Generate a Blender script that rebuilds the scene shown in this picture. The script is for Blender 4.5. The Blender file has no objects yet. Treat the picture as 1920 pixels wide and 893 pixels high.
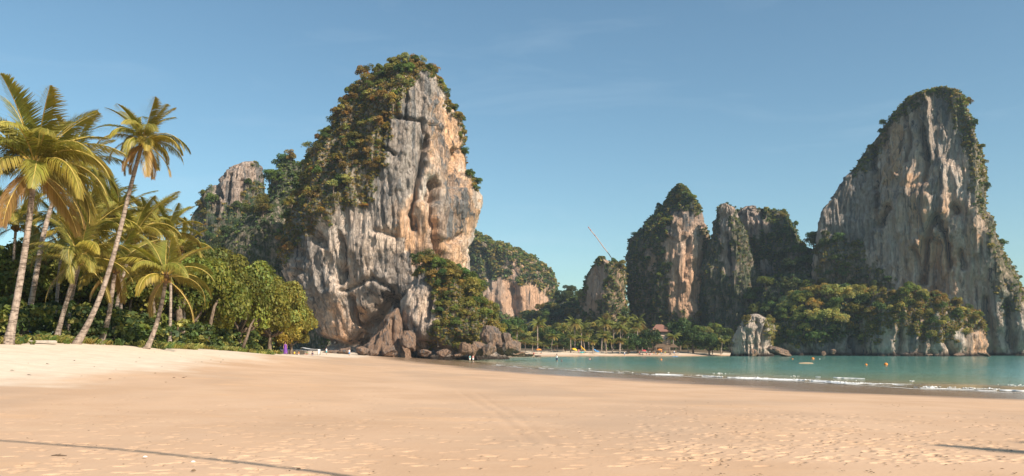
import bpy, bmesh, math, random
import numpy as np
from mathutils import Vector, Matrix

random.seed(7)
rng = np.random.default_rng(7)
scene = bpy.context.scene
C = scene.collection

# ------------------------------------------------------------------ camera, sky, sun, exposure
CZ = 3.2                 # eye height above the sea
FPX, CX, HY = 1507.0, 960.0, 652.0   # focal length (px), centre column, horizon row of the 1920 px photograph
cam = bpy.data.cameras.new("camera")
cam.sensor_fit = 'HORIZONTAL'; cam.sensor_width = 36.0
cam.lens = 36.0 * FPX / 1920.0
cam.shift_y = (HY - 446.5) / 1920.0
cam.clip_start = 0.1; cam.clip_end = 8000
camo = bpy.data.objects.new("camera", cam); C.objects.link(camo)
camo.location = (0, 0, CZ); camo.rotation_euler = (math.radians(90), 0, 0)
scene.camera = camo

SUN_EL = math.radians(37)
SAZ = Vector((0.76, -0.65)).normalized()
SUN = Vector((SAZ.x * math.cos(SUN_EL), SAZ.y * math.cos(SUN_EL), math.sin(SUN_EL)))
sl = bpy.data.lights.new("sun", 'SUN'); sl.energy = 5.0; sl.angle = math.radians(0.55); sl.color = (1.0, 0.875, 0.73)
so = bpy.data.objects.new("sun", sl); C.objects.link(so)
so.rotation_euler = (-SUN).to_track_quat('-Z', 'Y').to_euler()
so.location = (60, -60, 120)

world = bpy.data.worlds.new("World"); scene.world = world; world.use_nodes = True
wn = world.node_tree; wn.nodes.clear()
sky = wn.nodes.new('ShaderNodeTexSky'); sky.sky_type = 'NISHITA'; sky.sun_disc = False
sky.sun_elevation = SUN_EL; sky.sun_rotation = math.atan2(SUN.x, SUN.y)
sky.altitude = 0; sky.air_density = 1.0; sky.dust_density = 0.8; sky.ozone_density = 1.2
bg = wn.nodes.new('ShaderNodeBackground'); bg.inputs['Strength'].default_value = 0.10
wo = wn.nodes.new('ShaderNodeOutputWorld')
tint = wn.nodes.new('ShaderNodeMix'); tint.data_type = 'RGBA'; tint.blend_type = 'MULTIPLY'; tint.inputs[0].default_value = 1.0
tint.inputs[7].default_value = (0.79, 0.985, 0.955, 1)      # slightly teal tropical air
wn.links.new(sky.outputs[0], tint.inputs[6]); 
wtc = wn.nodes.new('ShaderNodeTexCoord'); wmp = wn.nodes.new('ShaderNodeMapping'); wmp.inputs['Scale'].default_value = (1.6, 1.6, 9.0); wmp.inputs['Rotation'].default_value = (0, .12, .3)
wns = wn.nodes.new('ShaderNodeTexNoise'); wns.inputs['Scale'].default_value = 2.2; wns.inputs['Detail'].default_value = 7; wns.inputs['Roughness'].default_value = .62; wns.inputs['Distortion'].default_value = .6
wmr = wn.nodes.new('ShaderNodeMapRange'); wmr.inputs[1].default_value = .52; wmr.inputs[2].default_value = .85; wmr.inputs[3].default_value = 0; wmr.inputs[4].default_value = .14
wcl = wn.nodes.new('ShaderNodeMix'); wcl.data_type = 'RGBA'; wcl.inputs[7].default_value = (5.0, 6.0, 6.8, 1)     # thin cirrus
for a_, b_ in ((wtc.outputs['Generated'], wmp.inputs[0]), (wmp.outputs[0], wns.inputs['Vector']), (wns.outputs['Fac'], wmr.inputs[0]), (wmr.outputs[0], wcl.inputs[0]), (tint.outputs[2], wcl.inputs[6]), (wcl.outputs[2], bg.inputs[0])): wn.links.new(a_, b_); wn.links.new(bg.outputs[0], wo.inputs[0])

scene.view_settings.view_transform = 'Standard'; scene.view_settings.look = 'None'
scene.view_settings.exposure = 0.55; scene.view_settings.gamma = 1.0
scene.view_settings.use_curve_mapping = False
scene.render.engine = 'CYCLES'
scene.cycles.use_denoising = True
scene.cycles.max_bounces = 6; scene.cycles.diffuse_bounces = 3; scene.cycles.glossy_bounces = 2
scene.cycles.transmission_bounces = 3; scene.cycles.transparent_max_bounces = 8; scene.cycles.volume_bounces = 0
scene.cycles.caustics_reflective = False; scene.cycles.caustics_refractive = False

HAZE = 0.00014

# ------------------------------------------------------------------ helpers
def W(px, py, d):
    return np.array([(px - CX) * d / FPX, d, CZ - (py - HY) * d / FPX])

def G(px, py, z):        # point of the plane at height z seen at that pixel
    d = (CZ - z) * FPX / (py - HY)
    return np.array([(px - CX) * d / FPX, d, z])

_perm = np.random.default_rng(11).permutation(256).astype(np.int64)
_perm = np.concatenate([_perm, _perm, _perm])
_g = np.random.default_rng(12).normal(size=(256, 3)); _g /= np.linalg.norm(_g, axis=1)[:, None]
def noise(x, y, z):
    x, y, z = np.broadcast_arrays(np.asarray(x, float), np.asarray(y, float), np.asarray(z, float))
    xi, yi, zi = np.floor(x).astype(np.int64), np.floor(y).astype(np.int64), np.floor(z).astype(np.int64)
    fx, fy, fz = x - xi, y - yi, z - zi
    xi &= 255; yi &= 255; zi &= 255
    u, v, w = [t * t * t * (t * (t * 6 - 15) + 10) for t in (fx, fy, fz)]
    out = 0
    for i in (0, 1):
        for j in (0, 1):
            for k in (0, 1):
                g = _g[_perm[_perm[_perm[xi + i] + yi + j] + zi + k]]
                dot = g[..., 0] * (fx - i) + g[..., 1] * (fy - j) + g[..., 2] * (fz - k)
                out = out + dot * (u if i else 1 - u) * (v if j else 1 - v) * (w if k else 1 - w)
    return out * 1.6
def fbm(x, y, z, o=4):
    a, s, f = 1.0, 0, 1.0
    for i in range(o):
        s = s + a * noise(x * f + 17 * i, y * f + 5 * i, z * f - 9 * i); a *= 0.5; f *= 2.03
    return s
def ridge(x, y, z, o=3):
    a, s, f = 1.0, 0, 1.0
    for i in range(o):
        s = s + a * (1 - 2 * np.abs(noise(x * f + 31 * i, y * f, z * f + 7 * i))); a *= 0.5; f *= 2.1
    return s
def smooth(a, b, x):
    t = np.clip((x - a) / (b - a), 0, 1); return t * t * (3 - 2 * t)
def inpoly(px, py, poly):
    c = np.zeros(np.shape(px), bool); n = len(poly)
    for i in range(n):
        (x1, y1), (x2, y2) = poly[i], poly[i - 1]
        if y1 == y2: continue
        c ^= ((y1 > py) != (y2 > py)) & (px < (x2 - x1) * (py - y1) / (y2 - y1) + x1)
    return c
def polydist(x, y, pts):
    best = np.full(np.shape(x), 1e9)
    for (x1, y1), (x2, y2) in zip(pts[:-1], pts[1:]):
        dx, dy = x2 - x1, y2 - y1
        t = np.clip(((x - x1) * dx + (y - y1) * dy) / (dx * dx + dy * dy + 1e-9), 0, 1)
        best = np.minimum(best, np.hypot(x - x1 - t * dx, y - y1 - t * dy))
    return best

def mesh(name, V, quads=None, tris=None, mats=(), qmat=None, tmat=None, attrs=None, shade=False):
    V = np.asarray(V, np.float32)
    me = bpy.data.meshes.new(name)
    nq = 0 if quads is None else len(quads); nt = 0 if tris is None else len(tris)
    me.vertices.add(len(V)); me.vertices.foreach_set('co', V.ravel())
    idx = []
    if nq: idx.append(np.asarray(quads, np.int32).ravel())
    if nt: idx.append(np.asarray(tris, np.int32).ravel())
    idx = np.concatenate(idx)
    me.loops.add(len(idx)); me.loops.foreach_set('vertex_index', idx)
    st = np.concatenate([np.arange(nq) * 4, nq * 4 + np.arange(nt) * 3]).astype(np.int32)
    me.polygons.add(nq + nt); me.polygons.foreach_set('loop_start', st)
    mi = np.zeros(nq + nt, np.int32)
    if qmat is not None and nq: mi[:nq] = qmat
    if tmat is not None and nt: mi[nq:] = tmat
    for m in mats: me.materials.append(m)
    me.polygons.foreach_set('material_index', mi)
    me.polygons.foreach_set('use_smooth', np.full(nq + nt, bool(shade)))
    for k, a in (attrs or {}).items():
        a = np.asarray(a, np.float32)
        if a.ndim == 1:
            at = me.attributes.new(k, 'FLOAT', 'POINT'); at.data.foreach_set('value', a)
        else:
            if a.shape[1] == 3: a = np.concatenate([a, np.ones((len(a), 1), np.float32)], 1)
            at = me.attributes.new(k, 'FLOAT_COLOR', 'POINT'); at.data.foreach_set('color', a.ravel())
    me.update(calc_edges=True); me.validate()
    return me
def put(name, me, loc=(0, 0, 0), rz=0, sc=1, parent=None, color=None):
    o = bpy.data.objects.new(name, me); C.objects.link(o)
    o.location = loc; o.rotation_euler = (0, 0, rz)
    o.scale = (sc, sc, sc) if np.isscalar(sc) else sc
    o.parent = parent
    if color is not None: o.color = (*color, 1)
    return o
def tag(o, label=None, cat=None, group=None, kind=None):
    if label: o['label'] = label
    if cat: o['category'] = cat
    if group: o['group'] = group
    if kind: o['kind'] = kind
    return o
def empty(name, loc, rz=0):
    o = bpy.data.objects.new(name, None); C.objects.link(o); o.location = loc; o.rotation_euler = (0, 0, rz)
    o.empty_display_size = 0.2
    return o

class MB:                       # simple part collector
    def __init__(s): s.v = []; s.q = []; s.t = []; s.n = 0
    def add(s, v, q=None, t=None):
        v = np.asarray(v, float)
        if q is not None and len(q): s.q.append(np.asarray(q) + s.n)
        if t is not None and len(t): s.t.append(np.asarray(t) + s.n)
        s.v.append(v); s.n += len(v)
    def box(s, c, size, rot=None):
        v = np.array([(x, y, z) for x in (-.5, .5) for y in (-.5, .5) for z in (-.5, .5)]) * np.array(size)
        if rot is not None: v = v @ np.array(rot).T
        s.add(v + np.array(c), [(0, 1, 3, 2), (4, 6, 7, 5), (0, 4, 5, 1), (2, 3, 7, 6), (0, 2, 6, 4), (1, 5, 7, 3)])
    def tube(s, pts, rad, n=8, cap=True):
        pts = np.asarray(pts, float); rad = np.broadcast_to(rad, (len(pts),))
        rings = []
        for i, p in enumerate(pts):
            t = pts[min(i + 1, len(pts) - 1)] - pts[max(i - 1, 0)]
            t = t / (np.linalg.norm(t) + 1e-9)
            a = np.cross(t, (0, 1, 0.01)) if abs(t[1]) < .9 else np.cross(t, (1, 0, 0)); a /= np.linalg.norm(a); b = np.cross(t, a)
            th = np.arange(n) / n * 2 * np.pi
            rings.append(p + rad[i] * (np.cos(th)[:, None] * a + np.sin(th)[:, None] * b))
        v = np.concatenate(rings); q = []
        for i in range(len(pts) - 1):
            for k in range(n):
                q.append((i * n + k, i * n + (k + 1) % n, (i + 1) * n + (k + 1) % n, (i + 1) * n + k))
        t = []
        if cap:
            v = np.concatenate([v, pts[:1], pts[-1:]]); m = len(pts) * n
            for k in range(n):
                t.append((m, (k + 1) % n, k)); t.append((m + 1, m - n + k, m - n + (k + 1) % n))
        s.add(v, q, t)
    def me(s, name, mat, shade=True, attrs=None):
        return mesh(name, np.concatenate(s.v), np.concatenate(s.q) if s.q else None, np.concatenate(s.t) if s.t else None, [mat], shade=shade, attrs=attrs)
    def build(s, name, mat, parent=None, shade=True):
        return put(name, s.me(name, mat, shade), parent=parent)

# ------------------------------------------------------------------ materials
class NT:
    def __init__(s, name):
        s.m = bpy.data.materials.new(name); s.m.use_nodes = True; s.t = s.m.node_tree; s.t.nodes.clear()
        s.out = s.n('ShaderNodeOutputMaterial')
    def n(s, ty, **kw):
        o = s.t.nodes.new(ty)
        for k, v in kw.items(): setattr(o, k, v)
        return o
    def set(s, inp, v):
        if v is None: return
        if hasattr(v, 'is_output') or isinstance(v, bpy.types.NodeSocket): s.t.links.new(v, inp)
        else:
            if isinstance(v, (tuple, list)) and len(v) == 3 and inp.type == 'RGBA': v = (*v, 1)
            inp.default_value = v
    def attr(s, name, out='Fac'):
        a = s.n('ShaderNodeAttribute'); a.attribute_name = name; return a.outputs[out]
    def mix(s, f, a, b, mode='MIX'):
        m = s.n('ShaderNodeMix', data_type='RGBA', blend_type=mode)
        s.set(m.inputs[0], f); s.set(m.inputs[6], a); s.set(m.inputs[7], b); return m.outputs[2]
    def math(s, op, a, b=None, clamp=False):
        m = s.n('ShaderNodeMath', operation=op, use_clamp=clamp); s.set(m.inputs[0], a); s.set(m.inputs[1], b); return m.outputs[0]
    def mapr(s, v, a, b, c=0.0, d=1.0):
        m = s.n('ShaderNodeMapRange'); m.interpolation_type = 'SMOOTHSTEP'
        s.set(m.inputs[0], v); s.set(m.inputs[1], a); s.set(m.inputs[2], b); s.set(m.inputs[3], c); s.set(m.inputs[4], d); return m.outputs[0]
    def noise(s, scale=1.0, vec=(1, 1, 1), detail=4, rough=0.55, dist=0.0):
        tc = s.n('ShaderNodeNewGeometry') if True else None
        mp = s.n('ShaderNodeMapping'); mp.inputs['Scale'].default_value = vec
        s.t.links.new(tc.outputs['Position'], mp.inputs['Vector'])
        nz = s.n('ShaderNodeTexNoise'); s.t.links.new(mp.outputs[0], nz.inputs['Vector'])
        nz.inputs['Scale'].default_value = scale; nz.inputs['Detail'].default_value = detail
        nz.inputs['Roughness'].default_value = rough; nz.inputs['Distortion'].default_value = dist
        return nz.outputs['Fac']
    def bump(s, h, strength=0.5, dist=0.1, normal=None):
        b = s.n('ShaderNodeBump'); s.set(b.inputs['Height'], h); b.inputs['Strength'].default_value = strength
        b.inputs['Distance'].default_value = dist
        if normal is not None: s.set(b.inputs['Normal'], normal)
        return b.outputs[0]
    def bsdf(s, color, rough=0.8, normal=None, spec=0.3, **kw):
        p = s.n('ShaderNodeBsdfPrincipled'); s.set(p.inputs['Base Color'], color); s.set(p.inputs['Roughness'], rough)
        s.set(p.inputs['Specular IOR Level'], spec); s.set(p.inputs['Normal'], normal)
        for k, v in kw.items(): s.set(p.inputs[k], v)
        return p.outputs[0]
    def done(s, sh): s.t.links.new(sh, s.out.inputs['Surface']); return s.m

def plain(name, col, rough=0.7, var=0.25, scale=3.0, spec=0.3):
    k = NT(name); nz = k.noise(scale)
    c = k.mix(k.mapr(nz, .3, .7), tuple(x * (1 - var) for x in col), tuple(min(1, x * (1 + var)) for x in col))
    return k.done(k.bsdf(c, rough, k.bump(nz, .2, .02), spec))

def leaf_material(name, trans=0.42, rough=0.55, spec=0.25):
    k = NT(name)
    oi = k.n('ShaderNodeObjectInfo')
    c = k.mix(1.0, k.attr('leafcol', 'Color'), oi.outputs['Color'], 'MULTIPLY')
    p = k.bsdf(c, rough, None, spec)
    t = k.n('ShaderNodeBsdfTranslucent'); k.set(t.inputs[0], k.mix(1.0, c, (1.25, 1.15, 0.55), 'MULTIPLY'))
    ms = k.n('ShaderNodeMixShader'); ms.inputs[0].default_value = trans
    k.t.links.new(p, ms.inputs[1]); k.t.links.new(t.outputs[0], ms.inputs[2])
    return k.done(ms.outputs[0])
M_LEAF = leaf_material("leaf")
M_FROND = leaf_material("palm_leaflet", 0.35, 0.45, 0.35)
def bark_material(name, a, b, ring=False):
    k = NT(name); nz = k.noise(6, (1, 1, .4)); h = nz
    c = k.mix(k.mapr(nz, .3, .72), a, b)
    if ring:
        rn = k.noise(1.0, (1.2, 1.2, 7), 4, .6, .8)
        c = k.mix(k.mapr(rn, .5, .62), c, tuple(x * .62 for x in a)); h = k.math('SUBTRACT', nz, k.mapr(rn, .5, .62))
    return k.done(k.bsdf(c, .9, k.bump(h, .7, .04), .15))
M_BARK = bark_material("bark", (.10, .07, .05), (.24, .18, .13))
M_PALMBARK = bark_material("palm_bark", (.26, .20, .16), (.46, .37, .30), True)
M_RACHIS = plain("palm_midrib", (.50, .36, .09), .5)
M_HUSK = plain("palm_husk", (.16, .10, .055), .9)
M_COCO = plain("coconut_skin", (.30, .17, .05), .6)

def rock_material(name, pale=(.60, .51, .43), ochre=(.64, .385, .225), grey=(.17, .16, .152), green=(.045, .06, .02), s=1.0):
    k = NT(name)
    grain = k.noise(.7 / s, (1, 1, .6), 5, .6)
    broad = k.noise(1.0 / s, (.20, .20, .016), 4, .58, .9)       # wide weathering curtains
    streak = k.noise(1.0 / s, (.60, .60, .022), 4, .6, .5)       # long drip streaks
    fine = k.noise(1.0 / s, (1.9, 1.9, .06), 3, .6)
    patch = k.noise(.075 / s, (1, 1, .7), 4)
    base = k.mix(k.mapr(grain, .3, .72), tuple(c * .84 for c in pale), tuple(min(1, c * 1.08) for c in pale))
    base = k.mix(k.mapr(fine, .54, .70, 0, .55), base, tuple(min(1, c * 1.30) for c in pale))           # pale flowstone
    oc = k.mix(k.mapr(fine, .3, .7), tuple(c * .80 for c in ochre), tuple(min(1, c * 1.15) for c in ochre))
    of = k.math('MULTIPLY', k.attr('ochre'), k.mapr(k.math('ADD', patch, k.math('MULTIPLY', broad, .6)), .52, .86), True)
    base = k.mix(of, base, oc)
    gf = k.math('ADD', k.mapr(broad, .51, .62, 0, .60), k.attr('grey'))
    gf = k.math('ADD', gf, k.mapr(streak, .53, .64, 0, .55))
    gv = k.mix(k.mapr(grain, .35, .7), tuple(c * .75 for c in grey), tuple(c * 1.35 for c in grey))
    base = k.mix(k.math('MULTIPLY', gf, .88, True), base, gv)
    bl = k.math('MULTIPLY', k.mapr(streak, .56, .68), k.mapr(patch, .40, .58), True)
    base = k.mix(k.math('MULTIPLY', bl, .75), base, (.040, .037, .036))
    base = k.mix(k.math('MULTIPLY', k.attr('moss'), k.mapr(grain, .22, .62), True), base, green)
    base = k.mix(k.attr('tide'), base, (.035, .027, .021))
    crack = k.n('ShaderNodeTexVoronoi', feature='DISTANCE_TO_EDGE')
    mp = k.n('ShaderNodeMapping'); mp.inputs['Scale'].default_value = (.30 / s, .30 / s, .08 / s)
    ge = k.n('ShaderNodeNewGeometry'); wv = k.n('ShaderNodeVectorMath', operation='ADD')
    k.t.links.new(ge.outputs['Position'], mp.inputs['Vector']); k.t.links.new(mp.outputs[0], wv.inputs[0]); k.t.links.new(grain, wv.inputs[1]); k.t.links.new(wv.outputs[0], crack.inputs['Vector'])
    cr = k.mapr(crack.outputs['Distance'], 0.0, .05)
    h = k.math('ADD', k.math('MULTIPLY', grain, .55), k.math('ADD', k.math('MULTIPLY', streak, 1.5), k.math('MULTIPLY', fine, .6)))
    h = k.math('ADD', h, k.math('MULTIPLY', cr, .5))
    return k.done(k.bsdf(base, .92, k.bump(h, 1.0, .75 * s), .15))
M_ROCK = rock_material("limestone")
M_ROCK_FAR = rock_material("far_limestone", (.56, .44, .36), (.62, .36, .21), (.15, .145, .14), (.035, .062, .024), 1.5)
M_BOULDER = rock_material("boulder_rock", (.27, .19, .14), (.40, .22, .12), (.13, .12, .115), (.05, .06, .02), .35)

# ------------------------------------------------------------------ beach, seabed and land (one sheet)
SHORE = [G(px, py, 0)[:2] for px, py in [(1920, 739), (1700, 730), (1500, 718), (1340, 711), (1200, 704), (1100, 698), (1000, 692), (900, 684), (840, 677)]]
SHORE = [np.array(p) for p in [(120, -40), (92, -5), (66, 26), (48, 43)]] + SHORE + [np.array((-16.5, 222)), np.array((-10, 245)), np.array((3, 285)), np.array((5.5, 300)), np.array((40, 303)), np.array((76, 306)), np.array((95, 330))]
ctrl = []
def cp(px, py, d): w = W(px, py, d); ctrl.append(tuple(w))
for p in SHORE: ctrl.append((p[0], p[1], 0.0))
for a in [(15, 645, 50), (140, 643, 57), (270, 652, 62), (400, 656, 78), (450, 660, 88), (510, 663, 110), (585, 660, 205), (0, 722, 30), (300, 690, 42), (450, 680, 62), (560, 672, 107),
          (600, 664, 200), (700, 668, 200), (770, 671, 212), (700, 680, 108), (960, 762, 26.5), (1400, 742, 40), (960, 703, 76), (820, 690, 100), (0, 790, 17.6)]: cp(*a)
ctrl += [(0, 0, 1.62), (-8, 10, 1.64), (8, 10, 1.55), (0, -30, 1.9), (-40, 0, 2.6), (-60, 30, 3.5), (-75, 80, 3.5), (-90, 150, 3.0), (-130, 220, 3.0), (30, -30, 1.2), (-60, -40, 3.3), (30, 12, .95), (0, -90, 2.3),
         (18, 303, .9), (60, 318, 1.2), (10, 320, 1.6), (95, 345, 1.4), (40, 350, 2.4), (80, 380, 2.6), (-20, 330, 2.0),
         (30, 200, -2.4), (75, 180, -3), (110, 130, -3), (60, 120, -1.9), (150, 250, -4.5), (30, 260, -1.9), (100, 300, -2.6), (60, 280, -1.4), (190, 320, -5), (140, 60, -3), (180, 120, -5), (8, 170, -.6)]
ctrl = np.array(ctrl)
def _tps(r2): return 0.5 * r2 * np.log(r2 + 1e-9)
_cx = ctrl[:, :2] / 100.0
_K = _tps(((_cx[:, None] - _cx[None]) ** 2).sum(-1)) + np.eye(len(_cx)) * 2e-3
_P = np.concatenate([np.ones((len(_cx), 1)), _cx], 1)
_A = np.block([[_K, _P], [_P.T, np.zeros((3, 3))]])
_wt = np.linalg.solve(_A, np.concatenate([ctrl[:, 2], np.zeros(3)]))
def ground(x, y):
    x = np.asarray(x, float); y = np.asarray(y, float); sh = x.shape
    q = np.stack([x.ravel(), y.ravel()], 1) / 100.0
    out = np.zeros(len(q))
    for s in range(0, len(q), 60000):
        qq = q[s:s + 60000]
        out[s:s + 60000] = _tps(((qq[:, None] - _cx[None]) ** 2).sum(-1)) @ _wt[:-3] + _wt[-3] + qq @ _wt[-2:]
    out = np.clip(out, -5, 3.9).reshape(sh)
    r = np.hypot(x, y)
    far = np.where((x > 0.30 * np.abs(y)) | ((y < 0) & (x > 40)), -5.0, 2.2)
    t = smooth(330, 430, r)
    return out * (1 - t) + far * t

def polar(angs, rad):
    A, R = np.meshgrid(angs, rad)
    x, y = R * np.sin(A), R * np.cos(A)
    nr, na = A.shape
    i = np.arange(nr - 1)[:, None] * na + np.arange(na - 1)[None]
    return x, y, np.stack([i, i + 1, i + na + 1, i + na], -1).reshape(-1, 4)

fine = np.linspace(-math.radians(36), math.radians(36), 800)
coarse = np.linspace(math.radians(36), math.radians(324), 100)[1:]
angs = np.concatenate([fine, coarse])
rad = np.concatenate([[0.4, 3, 5, 7], 1 / np.linspace(1 / 8.5, 1 / 90, 400), np.geomspace(92, 440, 90), [520, 700, 1000, 1600, 2600, 4200]])
x, y, Q = polar(angs, rad)
Z = ground(x, y)
inland = np.array([SHORE[0]] + SHORE)
sdist = polydist(x, y, SHORE)
sand_on = (Z > -.2) & (np.hypot(x, y) < 330)
# dry sand lies above a wavering line
DRY = [tuple(p) for p in [(-75, -30), (-48, 5), (-30, 22)]] + [tuple(W(px, py, d)[:2]) for px, py, d in [(0, 722, 30), (150, 705, 36), (300, 690, 42), (450, 680, 62), (560, 672, 107), (640, 668, 150), (690, 667, 200)]]
dl = np.array(DRY)
dline = np.interp(y, dl[:, 1], dl[:, 0])
wob = fbm(x / 7, y / 7, 0.3, 4) * 1.5
dry = smooth(-3.0, 2.4, (dline - x) + wob * 1.8 + 1.2 * fbm(x / 1.6, y / 1.6, 3.3, 3))
dry = np.where(y > 285, smooth(.25, .6, Z + .1 * wob), dry)
# relief: churned dry sand, soft swells on damp sand
rel = fbm(x / 1.1, y / 1.1, 1.0, 4) * .035 * dry + fbm(x / 6, y / 6, 2.0, 3) * .02
rel += (1 - dry) * (fbm(x / .9, y / 2.2, 4.0, 3) * .003)
# long shallow drag marks and old wheel lines across the damp sand
for pts in ([G(860, 735, 1.2)[:2], G(930, 775, 1.35)[:2], G(1000, 835, 1.5)[:2]], [G(890, 735, 1.2)[:2], G(965, 780, 1.35)[:2], G(1050, 850, 1.5)[:2]], [G(700, 700, 1.2)[:2], G(900, 720, 1.2)[:2], G(1200, 760, 1.2)[:2]]):
    dd = polydist(x, y, [tuple(p) for p in pts]); rel += -.007 * np.exp(-(dd / .12) ** 2) + .003 * np.exp(-((dd - .25) / .12) ** 2)
Z = np.where(sand_on, Z + rel * smooth(.05, .5, Z), Z)
# footprints: pits with a raised rim, many singly, some in tracks
rr = np.hypot(x, y)[:, 0]
def stamp(fx, fy, ang, ln, wd, dep):
    r = math.hypot(fx, fy); a = math.atan2(fx, fy)
    i0 = np.searchsorted(rr, r - .6); i1 = np.searchsorted(rr, r + .6)
    da = .6 / r; j0 = np.searchsorted(fine, a - da); j1 = np.searchsorted(fine, a + da)
    if i1 <= i0 or j1 <= j0: return
    s = (slice(i0, i1), slice(j0, j1))
    dx, dy = x[s] - fx, y[s] - fy
    u = (dx * math.cos(ang) + dy * math.sin(ang)) / ln; v = (-dx * math.sin(ang) + dy * math.cos(ang)) / wd
    q = np.sqrt(u * u + v * v)
    Z[s] += -dep * (1 - smooth(.55, 1.0, q)) + dep * .10 * np.exp(-((q - 1.25) / .25) ** 2)
frs = random.Random(5)
def scatter(n, x0, x1, y0, y1, dep, z):
    for _ in range(n):
        p = G(frs.uniform(x0, x1), y0 + (y1 - y0) * frs.random() ** .8, z)
        stamp(p[0], p[1], frs.uniform(-.35, .6), frs.uniform(.10, .17), frs.uniform(.045, .075), dep * frs.uniform(.4, 1.2))
scatter(460, 1200, 1940, 752, 893, .055, 1.35)
scatter(170, 1000, 1400, 735, 893, .025, 1.4)
scatter(330, -10, 700, 735, 893, .034, 1.6)
scatter(170, 560, 1000, 710, 893, .03, 1.4)
for t in range(22):
    right = t < 13
    p = G(frs.uniform(1300, 1900) if right else frs.uniform(0, 900), frs.uniform(760, 890), 1.4)[:2]
    h = frs.uniform(-.35, .5) + (math.pi if frs.random() < .5 else 0)
    for s in range(frs.randint(7, 16)):
        side = .11 * (1 if s % 2 else -1)
        stamp(p[0] - math.sin(h) * side, p[1] + math.cos(h) * side, h, .15, .065, (.05 if right else .028) * frs.uniform(.6, 1.2))
        p = p + np.array((math.cos(h), math.sin(h))) * .68; h += frs.uniform(-.08, .08)
wetline = fbm(x / 14, y / 14, 6.0, 3) * 2.2
wet = np.where((Z > -.3) & (y < 285), 1 - smooth(11.0, 19.0, sdist + wetline * 1.3 + 3.0 * fbm(x / 40, y / 5, 1.0, 3)), 0)
wet = np.where(Z < 0.02, 1, wet) * np.where(np.hypot(x, y) < 300, 1, 0)
forest = smooth(3.05, 3.5, Z) * np.where(y < 300, 1, 0)
veg = np.where((np.hypot(x, y) > 345), 1.0, 0.0)
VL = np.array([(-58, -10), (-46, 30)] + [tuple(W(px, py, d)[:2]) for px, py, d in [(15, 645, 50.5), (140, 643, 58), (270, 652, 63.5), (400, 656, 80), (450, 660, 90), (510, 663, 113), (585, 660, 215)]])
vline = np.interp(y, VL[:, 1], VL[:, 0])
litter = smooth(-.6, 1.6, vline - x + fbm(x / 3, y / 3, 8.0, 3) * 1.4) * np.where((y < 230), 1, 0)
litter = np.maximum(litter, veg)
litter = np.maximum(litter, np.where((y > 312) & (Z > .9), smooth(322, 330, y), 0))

k = NT("sand")
n1 = k.noise(.25, (1, 1, 1), 5); n2 = k.noise(14, (1, 1, 1), 3); n3 = k.noise(1.6, (.35, 1, 1), 4)
damp = k.mix(k.mapr(n1, .3, .7), (.485, .312, .192), (.565, .378, .245))
damp = k.mix(k.mapr(n3, .45, .75, 0, .45), damp, (.57, .395, .255))
n4 = k.noise(.055, (1, .55, 1), 4, .6, .5); damp = k.mix(k.mapr(n4, .46, .62, 0, .8), damp, (.43, .295, .198)); n5 = k.noise(.5, (.5, 1, 1), 5, .65); damp = k.mix(k.mapr(n5, .55, .72, 0, .55), damp, (.60, .375, .215))
dryc = k.mix(k.mapr(n3, .3, .7), (.60, .48, .36), (.68, .56, .43))
c = k.mix(k.attr('dry'), damp, dryc)
c = k.mix(k.math('MULTIPLY', k.attr('wet'), .9), c, (.235, .155, .095))
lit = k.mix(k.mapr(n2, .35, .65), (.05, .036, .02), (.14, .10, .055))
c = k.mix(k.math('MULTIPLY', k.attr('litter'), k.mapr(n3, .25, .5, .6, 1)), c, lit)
rg = k.math('MULTIPLY_ADD', k.attr('wet'), -.72); rg.node.inputs[2].default_value = .93
bm = k.bump(k.math('ADD', n2, k.math('MULTIPLY', n3, .6)), .22, .03)
M_SAND = k.done(k.bsdf(c, rg, bm, .3))
V = np.stack([x, y, Z], -1).reshape(-1, 3)
beach = put('beach', mesh('beach', V, Q, None, [M_SAND], attrs={'dry': dry.ravel(), 'wet': wet.ravel(), 'litter': litter.ravel()}, shade=True))
tag(beach, 'wide sandy beach with footprints, paler and drier towards the palms', 'beach', kind='structure')

def gz(x, y): return float(ground(np.array([x]), np.array([y]))[0])

# ------------------------------------------------------------------ sea
sa = np.concatenate([np.linspace(-math.radians(14), math.radians(37), 620), np.linspace(math.radians(37), math.radians(346), 60)[1:]])
sr = np.concatenate([[20, 30, 40], 1 / np.linspace(1 / 46, 1 / 340, 420), [400, 600, 1000, 2000, 4500]])
x, y, Q = polar(sa, sr)
gd = -ground(x, y); sd = polydist(x, y, SHORE)
swell = fbm(x / 5 + y / 14, y / 3.2, 3.0, 3) * .05 + fbm(x / 1.4, y / 1.1, 9.0, 2) * .02
deep = smooth(.1, 1.2, gd)
z = swell * (.25 + .75 * deep)
along = fbm(x / 9, y / 9, 2.2, 3)
brk = 3.2 + 1.2 * along
amp = .26 * smooth(28, 34, x) * smooth(0, .5, along + .55) + .09
seaward = gd > 0
z += np.where(seaward, amp * np.exp(-((sd - brk) / np.where(sd < brk, .45, 1.1)) ** 2), 0) * np.where(np.hypot(x, y) < 215, 1, 0)
z += np.where(seaward, .10 * np.exp(-((sd - 11 - 3 * along) / 1.3) ** 2), 0) * smooth(-.1, .5, fbm(x / 12, y / 12, 5., 2)) * np.where(np.hypot(x, y) < 215, 1, 0)
z = np.where(np.hypot(x, y) > 335, 0, z) + .01
k = NT("sea_water")
dp = k.attr('depth'); w1 = k.noise(1.0, (.22, .5, 1), 5, .6); w2 = k.noise(1.0, (1.1, 2.4, 1), 3, .6); w3 = k.noise(.03, (1, 1.6, 1), 3)
c = k.mix(k.mapr(dp, .02, .55), (.36, .27, .15), (.20, .27, .17))
c = k.mix(k.mapr(dp, .35, 1.5), c, (.12, .265, .215))
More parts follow.
